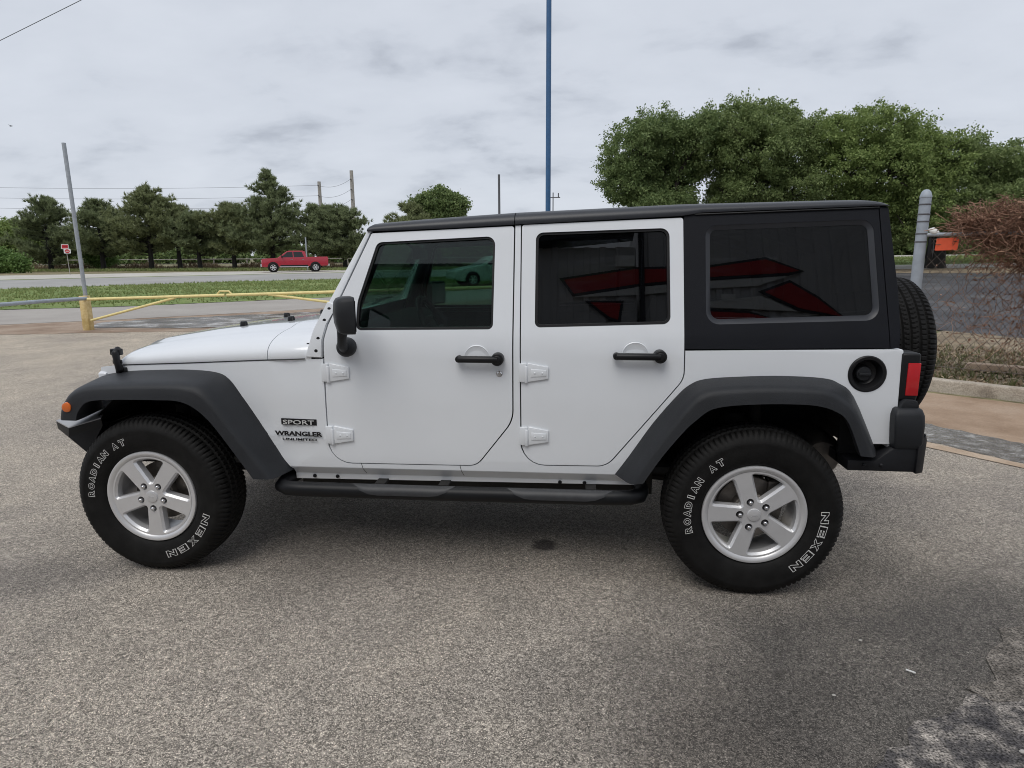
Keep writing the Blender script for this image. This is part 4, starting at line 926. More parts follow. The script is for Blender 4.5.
t = thing('road_sign', 'small red and white no-entry signs stacked on a leaning post in front of the pines', 'sign', (-39.47, 47.3, gz(-39.47, 47.3)))
ry = R(-37)
sm_ = Matrix.Translation((-39.47, 47.3, 0)) @ Matrix.Rotation(R(38), 4, 'Z') @ Matrix.Translation((0, 0, .75)) @ Matrix.Diagonal((.72, .72, .72, 1))
mk('post', MB().tube([(0, .03, -.6), (-.04, .03, 2.6)], .035, 8, True, sm_), M['wood'], t)
up_ = mk('upper_plate', MB().prism(rpoly([(-.50, 2.42, .06), (.20, 2.44, .06), (.22, 2.95, .06), (-.46, 2.97, .06)], 3), -.02, 0, 'Y', sm_), M['white'], t)
mk('upper_mark', MB().prism(rpoly([(-.44, 2.48, .04), (.15, 2.49, .04), (.17, 2.90, .04), (-.41, 2.91, .04)], 3), -.026, -.018, 'Y', sm_).prism([(-.34, 2.66), (.06, 2.66), (.06, 2.74), (-.34, 2.74)], -.026, -.02, 'Y', sm_), M['signred'], up_)
lo_ = mk('lower_plate', MB().prism(rpoly([(-.30, 1.92, .06), (.36, 1.93, .06), (.36, 2.44, .06), (-.30, 2.43, .06)], 3), -.03, -.008, 'Y', sm_), M['white'], t)
mk('no_entry_disc', MB().prism([(.03+.24*math.cos(k*math.pi/12), 2.18+.22*math.sin(k*math.pi/12)) for k in range(24)], -.036, -.028, 'Y', sm_), M['signred'], lo_)
mk('no_entry_bar', MB().prism([(-.13, 2.15), (.19, 2.15), (.19, 2.215), (-.13, 2.215)], -.042, -.034, 'Y', sm_), M['white'], lo_)
def pole(name, label, x, y, top, r0, r1, mat, group=None, n=14, cat='pole'):
    t = thing(name, label, cat, (x, y, gz(x, y)), group)
    mk('shaft', MB().tube([(x, y, gz(x, y)-.1), (x, y, (gz(x, y)+top)/2), (x, y, top)], [r0, (r0+r1)/2, r1], n), M[mat], t); return t
u1 = pole('utility_pole', 'shorter of the two wooden power poles behind the pines', -32.58, 85, 11.85, .30, .22, 'wood', 'power poles along the road')
u2 = pole('utility_pole', 'taller wooden power pole behind the rightmost pine', -28.0, 85, 13.2, .32, .23, 'wood', 'power poles along the road')
for t, x, zs in ((u1, -32.58, (11.3, 9.95, 8.65)), (u2, -28.0, (12.0, 10.7, 9.4))):
    for z in zs: mk('insulator', MB().tube([(x, 84.75, z), (x, 84.4, z+.02)], .07, 6), M['wire'], t)
pole('service_pole', 'wooden service pole carrying the left end of the slack overhead cable', -47.87, 31.8, 6.6, .14, .11, 'wood')
pole('light_pole', 'tall blue pole rising out of the picture behind the roof', .42, 38, 28.2, .16, .145, 'bluepole')
pole('thin_pole', 'thin dark pole behind the roof, left of the blue pole', -3.98, 50, 8.05, .10, .09, 'wire')
t = pole('crossbar_post', 'little post with a crossbar just left of the blue pole', -.02, 60, 7.55, .05, .05, 'wire')
mk('crossbar', MB().tube([(-.65, 60, 7.1), (.65, 60, 7.1)], .05, 6), M['wire'], t)
for q in (-.5, .5): mk('insulator', MB().tube([(q-.02, 60, 7.1), (q-.02, 60, 7.5)], .06, 6), M['wire'], t)
pole('sign_post', 'bare grey post standing behind the bed of the red truck', -23.6, 58.0, 3.6, .07, .07, 'galv')
def cable(label, a, b, sag, r, n=24, group='power lines in the sky', name='power_line'):
    a, b = Vector(a), Vector(b); pts = [a.lerp(b, k/n)-Vector((0, 0, sag*4*(k/n)*(1-k/n))) for k in range(n+1)]
    o = mk(name, MB().tube(pts, r, 4), M['wire']); tag(o, label, 'cable', group); return o
for k, (z0, z1, w) in enumerate(((13.0, 11.3, 'uppermost'), (11.5, 9.95, 'middle'), (10.0, 8.65, 'lowest'))):
    cable(f'{w} of the three power lines left of the two poles', (-120, 85, z0+.9), (-32.58, 84.4, z1), .9, .017)
for k, (z0, z1, w) in enumerate(((11.3, 12.0, 'highest'), (9.95, 10.7, 'middle'), (8.65, 9.4, 'lowest'))):
    cable(f'{w} of the short cables between the two power poles', (-32.58, 84.4, z0), (-28, 84.4, z1), .55, .017)
cable('slack overhead cable crossing the top left corner of the sky', (-47.87, 31.8, 6.36), (.26, 38, 27.85), .05, .020, group='', name='overhead_cable')
# birds
t = MB(); 
t.add([(-.10, 0, 0), (.12, 0, .02), (0, -.25, .12), (0, .25, .12), (0, 0, -.04)], [(0, 1, 2), (1, 0, 3), (0, 4, 1)])
o = mk('bird', MB().tube([(-.14, 0, 0), (-.05, 0, .01), (.06, 0, .01), (.16, 0, 0)], [.01, .045, .04, .01], 8).add([(-.05, .02, .02), (.06, .02, .02), (-.01, .30, .10), (-.05, -.02, .02), (.06, -.02, .02), (-.01, -.30, .10), (-.05, .02, .03), (.06, .02, .03), (-.05, -.02, .03), (.06, -.02, .03)], [(0, 1, 2), (6, 2, 7), (3, 5, 4), (8, 9, 5)]), M['bird'])
o.scale = (.5, .5, .5); o.location = (-22.84, 25, 7.43); tag(o, 'tiny dark bird flying in the sky at the left edge', 'bird')

# ================================================================== RED TRUCK AND SILVER SEDAN
def road_vehicle(name, label, cat, loc, rotz, prof, wind, wheels, wr, width, mat, tumble=.16, belt=.95, extra=None, group=None):
    """front towards -x; prof: side outline; wind: side window outlines"""
    t = thing(name, label, cat, loc, group, rotz); hw = width/2
    b_ = bmesh.new(); t2 = b_; vs = [t2.verts.new((x, 0, z)) for x, z in prof]
    bmesh.ops.triangle_fill(t2, edges=[t2.edges.new((vs[i-1], vs[i])) for i in range(len(vs))], use_beauty=True, normal=(0, -1, 0))
    for z in (.45, .7, belt, belt+.15, belt+.35):
        bmesh.ops.bisect_plane(t2, geom=t2.verts[:]+t2.edges[:]+t2.faces[:], plane_co=(0, 0, z), plane_no=(0, 0, 1), dist=1e-4)
    fy = lambda z, e=0: -(hw-max(0, z-belt)*tumble/.6*.6-.05*max(0, .5-z))-e
    r_ = bmesh.ops.extrude_face_region(t2, geom=t2.faces[:]); top = {g for g in r_['geom'] if isinstance(g, bmesh.types.BMVert)}
    for v in t2.verts: v.co.y = -fy(v.co.z) if v in top else fy(v.co.z)
    body = mk('body', b_, M[mat], t, False, bevel=.03, ang=40, weld=False)
    for w in wind:
        for s_ in (1, -1):
            m_ = MB(); m_.add([(x, s_*fy(z, .006), z) for x, z in w], [tuple(range(len(w)))]); m_.add([(x, s_*fy(z, -.02), z) for x, z in w], [tuple(range(len(w)))])
            mk('side_window', m_, M['darkglass'], t, False, smooth=False)
    for x in wheels:
        for s_ in (1, -1):
            arch = MB().revolve([(0, -.01), (wr*1.14, -.01), (wr*1.14, .25)], 24, 'Y', (x, s_*-(hw+.002) if s_ == 1 else hw-.22, wr*1.02)) if False else None
            yc = -s_*(hw-.11)
            w_ = mk('wheel', MB().revolve([(wr*.60, -.125), (wr*.85, -.135), (wr*.98, -.10), (wr, -.05), (wr, .05), (wr*.98, .10), (wr*.85, .135), (wr*.60, .125)], 32, 'Y', (x, yc-s_*.03, wr)), M['tyre'], t, False)
            hub = MB().revolve([(0, -.13), (wr*.16, -.128), (wr*.2, -.10)], 16, 'Y', (x, yc-s_*.03, wr)) if s_ == 1 else MB().revolve([(0, .13), (wr*.16, .128), (wr*.2, .10)], 16, 'Y', (x, yc-s_*.03, wr))
            for k in range(6):
                a_ = k*math.pi/3; m6 = Matrix.Translation((x, yc-s_*.03-s_*.115, wr)) @ Matrix.Rotation(-a_, 4, 'Y'); hub.box((wr*.34, 0, 0), (wr*.58, .03, wr*.16), m6)
            hub.revolve([(wr*.56, -s_*.12), (wr*.62, -s_*.13), (wr*.62, -s_*.02), (wr*.56, -s_*.02)], 28, 'Y', (x, yc-s_*.03, wr))
            mk('rim', hub, M['rim'], w_, False)
            mk('wheel_arch', MB().revolve([(0, -s_*.0), (wr*1.16, -s_*.0), (wr*1.16, s_*.2)], 24, 'Y', (x, -s_*(hw+.003), wr*1.06)), M['matte'], t, False)
    return t, fy, hw
TR = [(-2.92, .50), (-2.95, .78), (-2.93, 1.12), (-2.84, 1.19), (-2.55, 1.23), (-1.62, 1.27), (-1.50, 1.30), (-.72, 1.86), (-.5, 1.93), (.70, 1.93), (.92, 1.86), (1.02, 1.36), (2.90, 1.38), (2.95, 1.30), (2.95, .62), (2.80, .55), (-2.7, .45)]
TW = [[(-1.22, 1.33), (-.66, 1.80), (-.20, 1.83), (-.18, 1.33)], [(-.10, 1.33), (-.12, 1.83), (.62, 1.82), (.80, 1.36)]]
TL = (-22.3, 52.3, gz(-22.3, 52.3)+.03)
t, fy, hw = road_vehicle('pickup_truck', 'red crew-cab pickup truck driving left on the far road', 'truck', TL, R(26), TR, TW, (-1.95, 1.78), .42, 2.0, 'red', belt=1.25)
mk('windscreen', MB().add([(-1.44, -.80, 1.34), (-1.44, .80, 1.34), (-.76, .70, 1.85), (-.76, -.70, 1.85)], [(0, 1, 2, 3)]), M['darkglass'], t, False, smooth=False)
t.scale = (.93, .93, .93)
mk('grille', MB().box((-2.95, 0, .95), (.05, 1.25, .32)), M['chrome'], t, False, bevel=.02)
mk('front_bumper', MB().box((-2.97, 0, .60), (.14, 1.92, .24)), M['chrome'], t, False, bevel=.04)
mk('rear_bumper', MB().box((3.0, 0, .62), (.14, 1.86, .20)), M['chrome'], t, False, bevel=.04)
for s_ in (1, -1):
    mk('headlight', MB().box((-2.88, s_*.80, 1.00), (.16, .36, .22)), M['headlens'], t, False, bevel=.03)
    mk('tail_light', MB().box((2.93, s_*.93, 1.12), (.08, .12, .34)), M['redlens'], t, False, bevel=.02)
    mk('running_board', MB().box((-.1, s_*.98, .47), (2.6, .12, .07)), M['chrome'], t, False, bevel=.02)
    mk('rocker_trim', MB().box((-.1, s_*1.0, .58), (2.45, .03, .12)), M['steel'], t, False, bevel=.01)
    mk('side_mirror', MB().box((-1.15, s_*1.10, 1.40), (.10, .22, .24)), M['black'], t, False, bevel=.03)
    mk('door_handle', MB().box((-.30, s_*1.005, 1.14), (.18, .03, .04)).box((.68, s_*1.005, 1.14), (.18, .03, .04)), M['chrome'], t, False)
SD = [(-2.20, .30), (-2.28, .48), (-2.24, .68), (-2.0, .79), (-1.15, .95), (-.95, .98), (-.25, 1.40), (.15, 1.45), (.75, 1.43), (1.45, 1.05), (2.15, 1.0), (2.25, .85), (2.25, .40), (2.1, .28), (-2.0, .24)]
SW = [[(-.72, 1.02), (-.20, 1.34), (.18, 1.38), (.18, 1.02)], [(.26, 1.02), (.26, 1.38), (.70, 1.36), (1.22, 1.04)]]
SL = (-1.95, 29.75, gz(-1.95, 29.75)+.03)
t, fy, hw = road_vehicle('sedan', 'silver sedan on the side drive, seen through the front door window', 'car', SL, R(26), SD, SW, (-1.38, 1.36), .32, 1.78, 'silver', belt=.97)
for s_ in (1, -1):
    mk('headlight', MB().box((-2.12, s_*.64, .66), (.28, .34, .13)), M['headlens'], t, False, bevel=.03)
    mk('tail_light', MB().box((2.2, s_*.66, .84), (.12, .3, .14)), M['redlens'], t, False, bevel=.02)
    mk('side_mirror', MB().box((-.72, s_*.98, 1.02), (.14, .16, .12)), M['silver'], t, False, bevel=.03)
mk('windscreen', MB().add([(-.93, -.70, 1.00), (-.93, .70, 1.00), (-.24, .60, 1.40), (-.24, -.60, 1.40)], [(0, 1, 2, 3)]), M['darkglass'], t, False, smooth=False)
mk('front_bumper', MB().box((-2.24, 0, .42), (.14, 1.66, .18)), M['silver'], t, False, bevel=.04)

# ================================================================== CHAIN-LINK FENCE, VINE, ORANGE SIGN
F0 = Vector((6.50, 5.98)); FD = Vector((.78, -.626)).normalized(); FN = Vector((-FD.y, FD.x))
def fp(t_, z, off=0.): return (F0.x+FD.x*t_+FN.x*off, F0.y+FD.y*t_+FN.y*off, z)
fence = thing('chain_link_fence', 'rusty chain-link fence on a thick grey post above the kerb, overgrown with dead vine', 'fence', (F0.x, F0.y, 0))
for t_ in (0, 3.1): 
    p_ = fp(t_, 0)
    mk('post', MB().revolve([(0, 2.385), (.025, 2.38), (.05, 2.358), (.065, 2.315), (.070, 2.30), (.070, 2.285), (.066, 2.28), (.067, -.05)], 20, 'Z', (p_[0], p_[1], 0)), M['rail_grey'], fence)
    bd = MB()
    for z in (2.20, 2.08, 1.99, 1.84, 1.74): bd.revolve([(.0675, -.009), (.072, -.005), (.072, .005), (.0675, .009)], 20, 'Z', (p_[0], p_[1], z))
    mk('wire_band', bd, M['wire'], fence)
mk('top_rail', MB().tube([fp(.05, 1.825), fp(1.5, 1.825), fp(6, 1.825)], .026, 10), M['galv'], fence)
mk('bottom_wire', MB().tube([fp(.05, .17), fp(6, .17)], .004, 5), M['chain'], fence)
# diamonds: neighbouring zigzag wires
cl = MB(); pitch = .105
def wirez(t0, sgn, z0=.15, z1=1.81):
    k = int((z1-z0)/.062); pts = []
    for i in range(k+1):
        a_ = (i % 2)*sgn; z = z0+i*(z1-z0)/k
        pts.append(fp(t0+a_*pitch/2+random.gauss(0, .0035), z, .004*(1 if i % 2 else -1)+.012*math.sin(t0*3+z*4)))
    return pts
SEC = [(0.0022*math.cos(q), 0.0022*math.sin(q)) for q in (R(90), R(210), R(330))]
V = []; Fq = []
def fastwire(pts, r=.0034):
    P = np.array(pts); n_ = len(P); base = sum(len(q) for q in V)
    dx = np.array([FD.x, FD.y, 0]); dn = np.array([FN.x, FN.y, 0])
    ring = np.stack([P+dx*r*math.cos(a_)+dn*r*math.sin(a_) for a_ in (R(90), R(210), R(330))], 1).reshape(-1, 3)
    V.append(ring); i_ = np.arange(n_-1)[:, None]*3+base
    for j in range(3): Fq.append(np.concatenate([i_+j, i_+(j+1) % 3, i_+3+(j+1) % 3, i_+3+j], 1))
k = 0
while k*pitch < 4.2:
    fastwire(wirez(.09+k*pitch, 1 if k % 2 == 0 else 1)); fastwire(wirez(.09+k*pitch+pitch/2*2, -1)); k += 1
rawmesh('chain_link', np.concatenate(V), np.concatenate(Fq), M['chain'], fence)
o = thing('orange_sign', 'small orange-red plate wired to the fence under the rail', 'sign', fp(.28, 1.62))
sg = MB(); pts = rpoly([(.165, 1.628, .012), (.405, 1.632, .012), (.415, 1.785, .012), (.178, 1.778, .012)], 3)
vs = [fp(a_, b_, -.02) for a_, b_ in pts]+[fp(a_, b_, -.012) for a_, b_ in pts]; n_ = len(pts)
sg.add(vs, [tuple(range(n_)), tuple(range(2*n_-1, n_-1, -1))]+[(i, i+n_, (i+1) % n_+n_, (i+1) % n_) for i in range(n_)])
mk('face', sg, M['orange'], o)
for a_, b_ in ((.20, 1.765), (.39, 1.77)): mk('wire_tie', MB().tube([fp(a_, b_, -.024), fp(a_, b_+.04, -.03), fp(a_, 1.83, .0)], .004, 5), M['wire'], o)
# black bag and white rag tied at the rail end
bag = MB(); secs = []
for z, r0 in ((1.83, .012), (1.79, .03), (1.72, .035), (1.62, .04), (1.54, .042), (1.48, .02)):
    secs.append([(fp(.13, 0)[0]+r0*1.0*math.cos(q)*(1+.15*math.sin(3*q+z*20)), fp(.13, 0)[1]+.04+r0*.8*math.sin(q), z) for q in [2*math.pi*j/14 for j in range(14)]])
bag.loft(secs); o = mk('black_bag', bag, M['black']); tag(o, 'black plastic bag hanging from the fence rail beside the orange plate', 'bag')
rg = MB(); secs = []
for k in range(7):
    a_ = .07+.12*k/6; r0 = .034*math.sin(math.pi*(k+.4)/6.8)+.006
    secs.append([fp(a_, 1.885-.012*k*.5+r0*math.sin(q)*(1+.2*math.sin(q*3+k)), r0*math.cos(q)) for q in [2*math.pi*j/12 for j in range(12)]])
rg.loft(secs); o = mk('white_rag', rg, M['white']); tag(o, 'white rag knotted round the end of the fence rail', 'rag')

def strands(n_, seg, start, drift, r, wob, mat_):
    """n thin three-sided stems"""
    Vs = []; Fs = []; base = 0
    for i in range(n_):
        p_ = np.array(start(), float); d = np.array(drift(), float); pts = [p_]
        for k in range(seg):
            d = d+rng.normal(0, wob, 3); d = d/np.linalg.norm(d)*np.linalg.norm(drift()); p_ = p_+d; pts.append(p_)
        P = np.array(pts); rr = r*rng.uniform(.6, 1.5)
        ring = np.stack([P+np.array([math.cos(a_)*rr, math.cos(a_)*rr*.4, math.sin(a_)*rr]) for a_ in (R(90), R(210), R(330))], 1).reshape(-1, 3)
        Vs.append(ring); i_ = np.arange(seg)[:, None]*3+base
        for j in range(3): Fs.append(np.concatenate([i_+j, i_+(j+1) % 3, i_+3+(j+1) % 3, i_+3+j], 1))
        base += len(ring)
    return np.concatenate(Vs), np.concatenate(Fs)
def vstart():
    u_ = random.random(); t_ = .40+4.0*random.random()**.9; full = float(sstep(.50, .85, t_))
    lo = 1.90-.46*full; hi = 2.0+.16*full+.03*math.sin(t_*9)
    return fp(t_, random.uniform(lo, hi), random.gauss(.02, .12*max(full, .3)))
A = strands(6500, 9, vstart, lambda: rng.normal(0, 1, 3)*np.array([.028, .026, .025])+1e-4, .0040, .016, None)
def dstart(): 
    t_ = random.choice([random.gauss(1.15, .10), random.gauss(1.3, .16), random.gauss(2.2, .5), random.gauss(.8, .25)]); return fp(max(.1, t_), random.uniform(.5, 1.75), random.gauss(0, .03))
B = strands(380, 10, dstart, lambda: np.array([rng.normal(0, .012), rng.normal(0, .01), -.045]), .0032, .014, None)
LC = np.array([vstart() for _ in range(3800)]+[dstart() for _ in range(700)])
def late_leaves(C_, L, W_):
    n_ = len(C_); a_ = rng.normal(0, 1, (n_, 3)); a_ /= np.linalg.norm(a_, axis=1, keepdims=True); q = rng.normal(0, 1, (n_, 3)); b_ = np.cross(a_, q); b_ /= np.linalg.norm(b_, axis=1, keepdims=True)
    s_ = rng.uniform(.6, 1.3, (n_, 1)); return np.stack([C_-a_*L*s_/2, C_+b_*W_*s_/2, C_+a_*L*s_/2, C_-b_*W_*s_/2], 1).reshape(-1, 3), np.arange(4*n_).reshape(-1, 4)
LV, LF = late_leaves(LC+rng.normal(0, .03, LC.shape), .045, .022)
VV = np.concatenate([A[0], B[0], LV]); FF = np.concatenate([A[1], B[1]+len(A[0]), LF+len(A[0])+len(B[0])])
top_ = 2.19+.045*np.sin(VV[:, 0]*7.3)+.02*np.sin(VV[:, 0]*31); VV[:, 2] = np.where(VV[:, 2] > top_, top_+(VV[:, 2]-top_)*.22, VV[:, 2])
o = rawmesh('dead_vine', VV, FF, M['vine']); tag(o, 'reddish brown dead vine tangled over the top of the chain-link fence', 'vine')

# ================================================================== FOLIAGE
def unit(v): return v/np.maximum(np.linalg.norm(v, axis=-1, keepdims=True), 1e-9)
def leaf_quads(C, L, Wd, up=.35, droop=0.):
    n_ = len(C); a_ = unit(rng.normal(0, 1, (n_, 3))+np.array([0, 0, -droop])); nn = unit(rng.normal(0, 1, (n_, 3))+np.array([0, 0, up*3])); b_ = unit(np.cross(nn, a_))
    s_ = rng.uniform(.65, 1.35, (n_, 1)); la = a_*L*s_/2; lb = b_*Wd*s_/2
    V = np.stack([C-la, C+lb, C+la, C-lb], 1).reshape(-1, 3); return V, np.arange(4*n_).reshape(-1, 4)
def blades(C, D, m_, L, w, spread):
    n_ = len(C); d = unit(np.repeat(D, m_, 0)+rng.normal(0, spread, (n_*m_, 3))); c_ = np.repeat(C, m_, 0)
    side = unit(np.cross(d, rng.normal(0, 1, (n_*m_, 3)))); ln = L*rng.uniform(.6, 1.3, (n_*m_, 1))
    V = np.stack([c_-side*w/2, c_+side*w/2, c_+d*ln], 1).reshape(-1, 3); return V, np.arange(3*n_*m_).reshape(-1, 3)
def ball(n_, lo=.0): 
    d = unit(rng.normal(0, 1, (n_, 3))); return d*(rng.uniform(lo**3, 1, (n_, 1))**(1/3))
def broad_tree(name, label, base, lobes, n_clump, per, leaf, mat, fork, group, trunk_r=.3, bark='bark', cl_r=.31, lean=0., up=.35):
    x, y, z = base; t = thing(name, label, 'tree', base, group)
    C = []; tips = []
    for lx, ly, lz, rx, ry_, rz in lobes:
        k = int(n_clump*(rx*ry_*rz)**.45); p_ = ball(k, .62)
        c_ = p_*np.array([rx, ry_, rz])*(1+rng.normal(0, .12, (k, 1)))+np.array([lx, ly, lz]); C.append(c_); tips.append(c_[rng.choice(k, min(k, 14), False)])
    C = np.concatenate(C); rr = rng.uniform(.55, 1.25, (len(C), 1, 1))*cl_r
    g = rng.normal(0, .5, (len(C), per, 3))*rr*np.array([1, 1, .75]); P = (C[:, None]+g).reshape(-1, 3)
    V, F = leaf_quads(P, leaf[0], leaf[1], up, .4)
    rawmesh('crown', V, F, M[mat], t)
    tr = MB(); fx = Vector((x+lean, y, fork))
    tr.tube([(x, y, z-.1), (x, y, z+.25), (x+lean*.4, y, (z+fork)/2), fx], [trunk_r*1.35, trunk_r*1.05, trunk_r*.9, trunk_r*.75], 10)
    for (lx, ly, lz, rx, ry_, rz), tp in zip(lobes, tips):
        e_ = Vector((lx, ly, lz-.15*rz)); m_ = fx.lerp(e_, .5)+Vector((random.uniform(-.3, .3), random.uniform(-.3, .3), .25))
        tr.tube([fx-Vector((0, 0, .2)), m_, e_], [trunk_r*.5, trunk_r*.32, trunk_r*.18], 7)
        for q in tp:
            q = Vector(q); s0 = m_.lerp(e_, random.uniform(.2, 1)); mid = s0.lerp(q, .55)+Vector((random.uniform(-.2, .2), random.uniform(-.2, .2), random.uniform(-.05, .25)))
            tr.tube([s0, mid, q], [trunk_r*.13, trunk_r*.08, trunk_r*.03], 5)
    mk('trunk', tr, M[bark], t); return t
G_OAK = 'big trees on the right beyond the street'
def lob(cx, cz, rx, rz, y=30., ry=2.3): return (cx, y, cz, rx, ry, rz)
broad_tree('shade_tree', 'leftmost big shade tree behind the roof, with sky showing through low in its crown', (6.6, 30, gz(6.6, 30)),
    [lob(4.7, 6.4, 1.35, 1.5), lob(5.9, 7.15, 1.4, 1.2, 30.5), lob(4.3, 5.1, .95, 1.0, 29.5, 1.5), lob(7.2, 6.9, 1.4, 1.3, 31), lob(5.4, 5.9, 1.2, .9, 31.2), lob(5.2, 4.5, 1.0, .6, 30.4), lob(8.0, 7.2, 1.0, 1.0, 29.6), lob(6.3, 4.7, 1.2, .9, 31), lob(7.3, 5.6, 1.0, 1.0, 30.5, 1.4), lob(6.9, 4.2, .9, .6, 30), lob(5.9, 4.0, 1.1, .5, 29.6)],
    100, 74, (.12, .065), 'oak3', 3.6, G_OAK, .30)
broad_tree('shade_tree', 'tallest shade tree, its rounded crown rising above the middle of the quarter window', (10.4, 30.5, gz(10.4, 30.5)),
    [lob(9.5, 7.45, 1.5, 1.25), lob(11.2, 7.55, 1.6, 1.2, 31), lob(8.6, 6.4, 1.2, 1.25, 30), lob(10.3, 6.5, 1.7, 1.4, 29.2), lob(12.3, 6.5, 1.6, 1.5, 30.5), lob(10.6, 4.8, 1.6, 1.1, 30), lob(9.2, 4.5, .8, .8, 29.6), lob(12.6, 4.5, 1.3, 1.1, 30)],
    104, 74, (.12, .065), 'oak', 3.9, G_OAK, .36)
broad_tree('shade_tree', 'lighter green spreading tree behind the top rear corner of the hardtop', (15.6, 30.0, gz(15.6, 30)),
    [lob(14.1, 6.9, 1.3, 1.2, 30.6), lob(15.7, 7.1, 1.5, 1.1, 29.8), lob(17.3, 6.4, 1.4, 1.1, 30.2), lob(14.4, 5.3, 1.3, 1.2, 29.5), lob(16.2, 5.5, 1.6, 1.4, 29), lob(18.3, 5.5, 1.4, 1.3, 29.6), lob(15.4, 3.8, 1.5, .9, 30), lob(17.6, 3.6, 1.5, 1.1, 29.2)],
    108, 70, (.12, .065), 'oak2', 3.9, G_OAK, .34)
broad_tree('shade_tree', 'shade tree at the right edge with a dark trunk behind the grey fence post', (18.94, 29.6, gz(18.94, 29.6)),
    [lob(19.6, 5.9, 1.5, 1.15, 30.2), lob(21.3, 5.5, 1.4, 1.0, 30), lob(23.0, 5.1, 1.5, 1.1, 30.4), lob(25.0, 4.9, 1.6, 1.2, 30), lob(18.3, 3.7, 1.5, 1.2, 29.4), lob(20.4, 3.7, 1.7, 1.35, 29), lob(22.6, 3.5, 1.7, 1.3, 29.2), lob(25, 3.2, 1.6, 1.3, 29.6), lob(17.2, 2.9, 1.0, .8, 29.6)],
    108, 70, (.12, .065), 'oak', 3.2, G_OAK, .40, 'barkdark')
broad_tree('round_tree', 'small round-headed tree peeping over the front of the roof', (-12.1, 65, gz(-12.1, 65)),
    [lob(-12.0, 7.3, 1.9, 1.4, 65, 1.9), lob(-13.6, 6.8, 1.4, 1.2, 65, 1.5), lob(-10.4, 6.9, 1.35, 1.2, 65, 1.5), lob(-12.1, 6.0, 2.2, 1.0, 65, 2)],
    95, 40, (.26, .15), 'oak3', 4.6, '', .25, cl_r=.5)
del_g = bpy.data.objects
# background mass behind the right-hand trees
def mass(name, label, cat, lobes, k, per, leaf, mat, cl, group=None, kind=None):
    C = np.concatenate([ball(int(k*(l[3]*l[4]*l[5])**.45), .55)*np.array(l[3:6])+np.array(l[:3]) for l in lobes])
    P = (C[:, None]+rng.normal(0, .5, (len(C), per, 3))*cl).reshape(-1, 3); V, F = leaf_quads(P, leaf[0], leaf[1], .3)
    o = rawmesh(name, V, F, M[mat]); return tag(o, label, cat, group, kind)
mass('hedge', 'dark green hedge under the right-hand trees beyond the lawn', 'hedge', [(14+i*2.3, 45.5-(i*.25), 2.6+.3*math.sin(i*2.1), 1.8, 1.4, 1.5) for i in range(11)], 90, 30, (.3, .18), 'oak3', .6)

def pine(label, x, y, h, w, zc, irregular=0., mat='pine', seed=0, top=1.0, group='pines along the far road'):
    z0 = gz(x, y); t = thing('pine_tree', label, 'tree', (x, y, z0), group); rs = np.random.default_rng(seed)
    tr = MB(); lean = rs.normal(0, .15); H = z0+h
    tr.tube([(x, y, z0-.1), (x+lean*.3, y, z0+h*.4), (x+lean, y, z0+h*.75), (x+lean, y, H-.25)], [.22+.008*h, .17, .09, .025], 8)
    C = []; D = []; nb = int(13*h)
    for i in range(nb):
        f = (i+rs.random())/nb; z = zc+(H-zc)*f**.92
        prof = min(1, (1-f)**top*1.25+.05) * (1 if f > .12 else .72+2.3*f)
        rad = w*prof*(1+rs.normal(0, .13+irregular)); rad = max(rad, .22)
        az = rs.uniform(0, 2*math.pi); dirv = np.array([math.cos(az), math.sin(az), 0]); rise = .30+.30*f+rs.normal(0, .08)
        ax = x+lean*f; p0 = np.array([ax, y, z]); p1 = p0+dirv*rad*.55+np.array([0, 0, rad*rise*.25]); p2 = p0+dirv*rad+np.array([0, 0, rad*rise*.75])
        tr.tube([p0, p1, p2], [.045*(1-f)+.015, .03, .012], 5)
        m_ = max(4, int(rad*11))
        for q in range(m_):
            s_ = (q+.5)/m_; s_ = .22+.78*s_
            c_ = (1-s_)**2*p0+2*s_*(1-s_)*p1+s_*s_*p2+rs.normal(0, .11+.12*rad*s_*.6, 3)*np.array([1, 1, .62]); C.append(c_); D.append(dirv*.55+np.array([0, 0, 1.0])+rs.normal(0, .25, 3))
    for q in range(14): C.append(np.array([x+lean, y, H-.05*q])+rs.normal(0, .06, 3)); D.append(np.array([0, 0, 1.])+rs.normal(0, .3, 3))
    V, F = blades(np.array(C), unit(np.array(D)), 20, .40, .085, .55)
    rawmesh('crown', V, F, M[mat], t); mk('trunk', tr, M['barkdark'], t); return t
PY = 62
pine('broad dark pine at the left end of the row, its foliage down to the ground', -53.7, PY, 7.4, 3.1, 1.0, .05, 'pine', 1, .62)
pine('medium pine just right of the tall leaning pipe', -47.7, PY, 7.1, 2.9, 1.8, .08, 'pine', 2, .75)
pine('wide irregular pine with an uneven double crown, in the middle of the row', -42.3, PY, 8.4, 3.6, 2.0, .11, 'pine2', 3, .85)
pine('lower ragged side crown of the wide irregular pine', -39.6, PY+.8, 6.6, 1.9, 3.0, .16, 'pine2', 9, .7)
pine('smallest pine, with two blunt tops, right of the widest one', -36.9, PY, 5.7, 2.5, 1.9, .13, 'pine', 4, .55)
pine('medium pine between the smallest and the tallest pine', -33.1, PY, 6.5, 3.0, 1.9, .10, 'pine2', 5, .66)
pine('tallest pine, a pointed spire left of the power poles', -28.9, PY, 9.7, 3.5, 1.9, .13, 'pine', 6, 1.15)
pine('left half of the dense round pair of pines behind the red truck', -24.0, PY, 6.1, 2.6, 1.6, .08, 'pine', 7, .48)
pine('right half of the dense round pair of pines beside the windscreen pillar', -21.6, PY+1, 6.0, 2.5, 1.6, .08, 'pine', 8, .48)
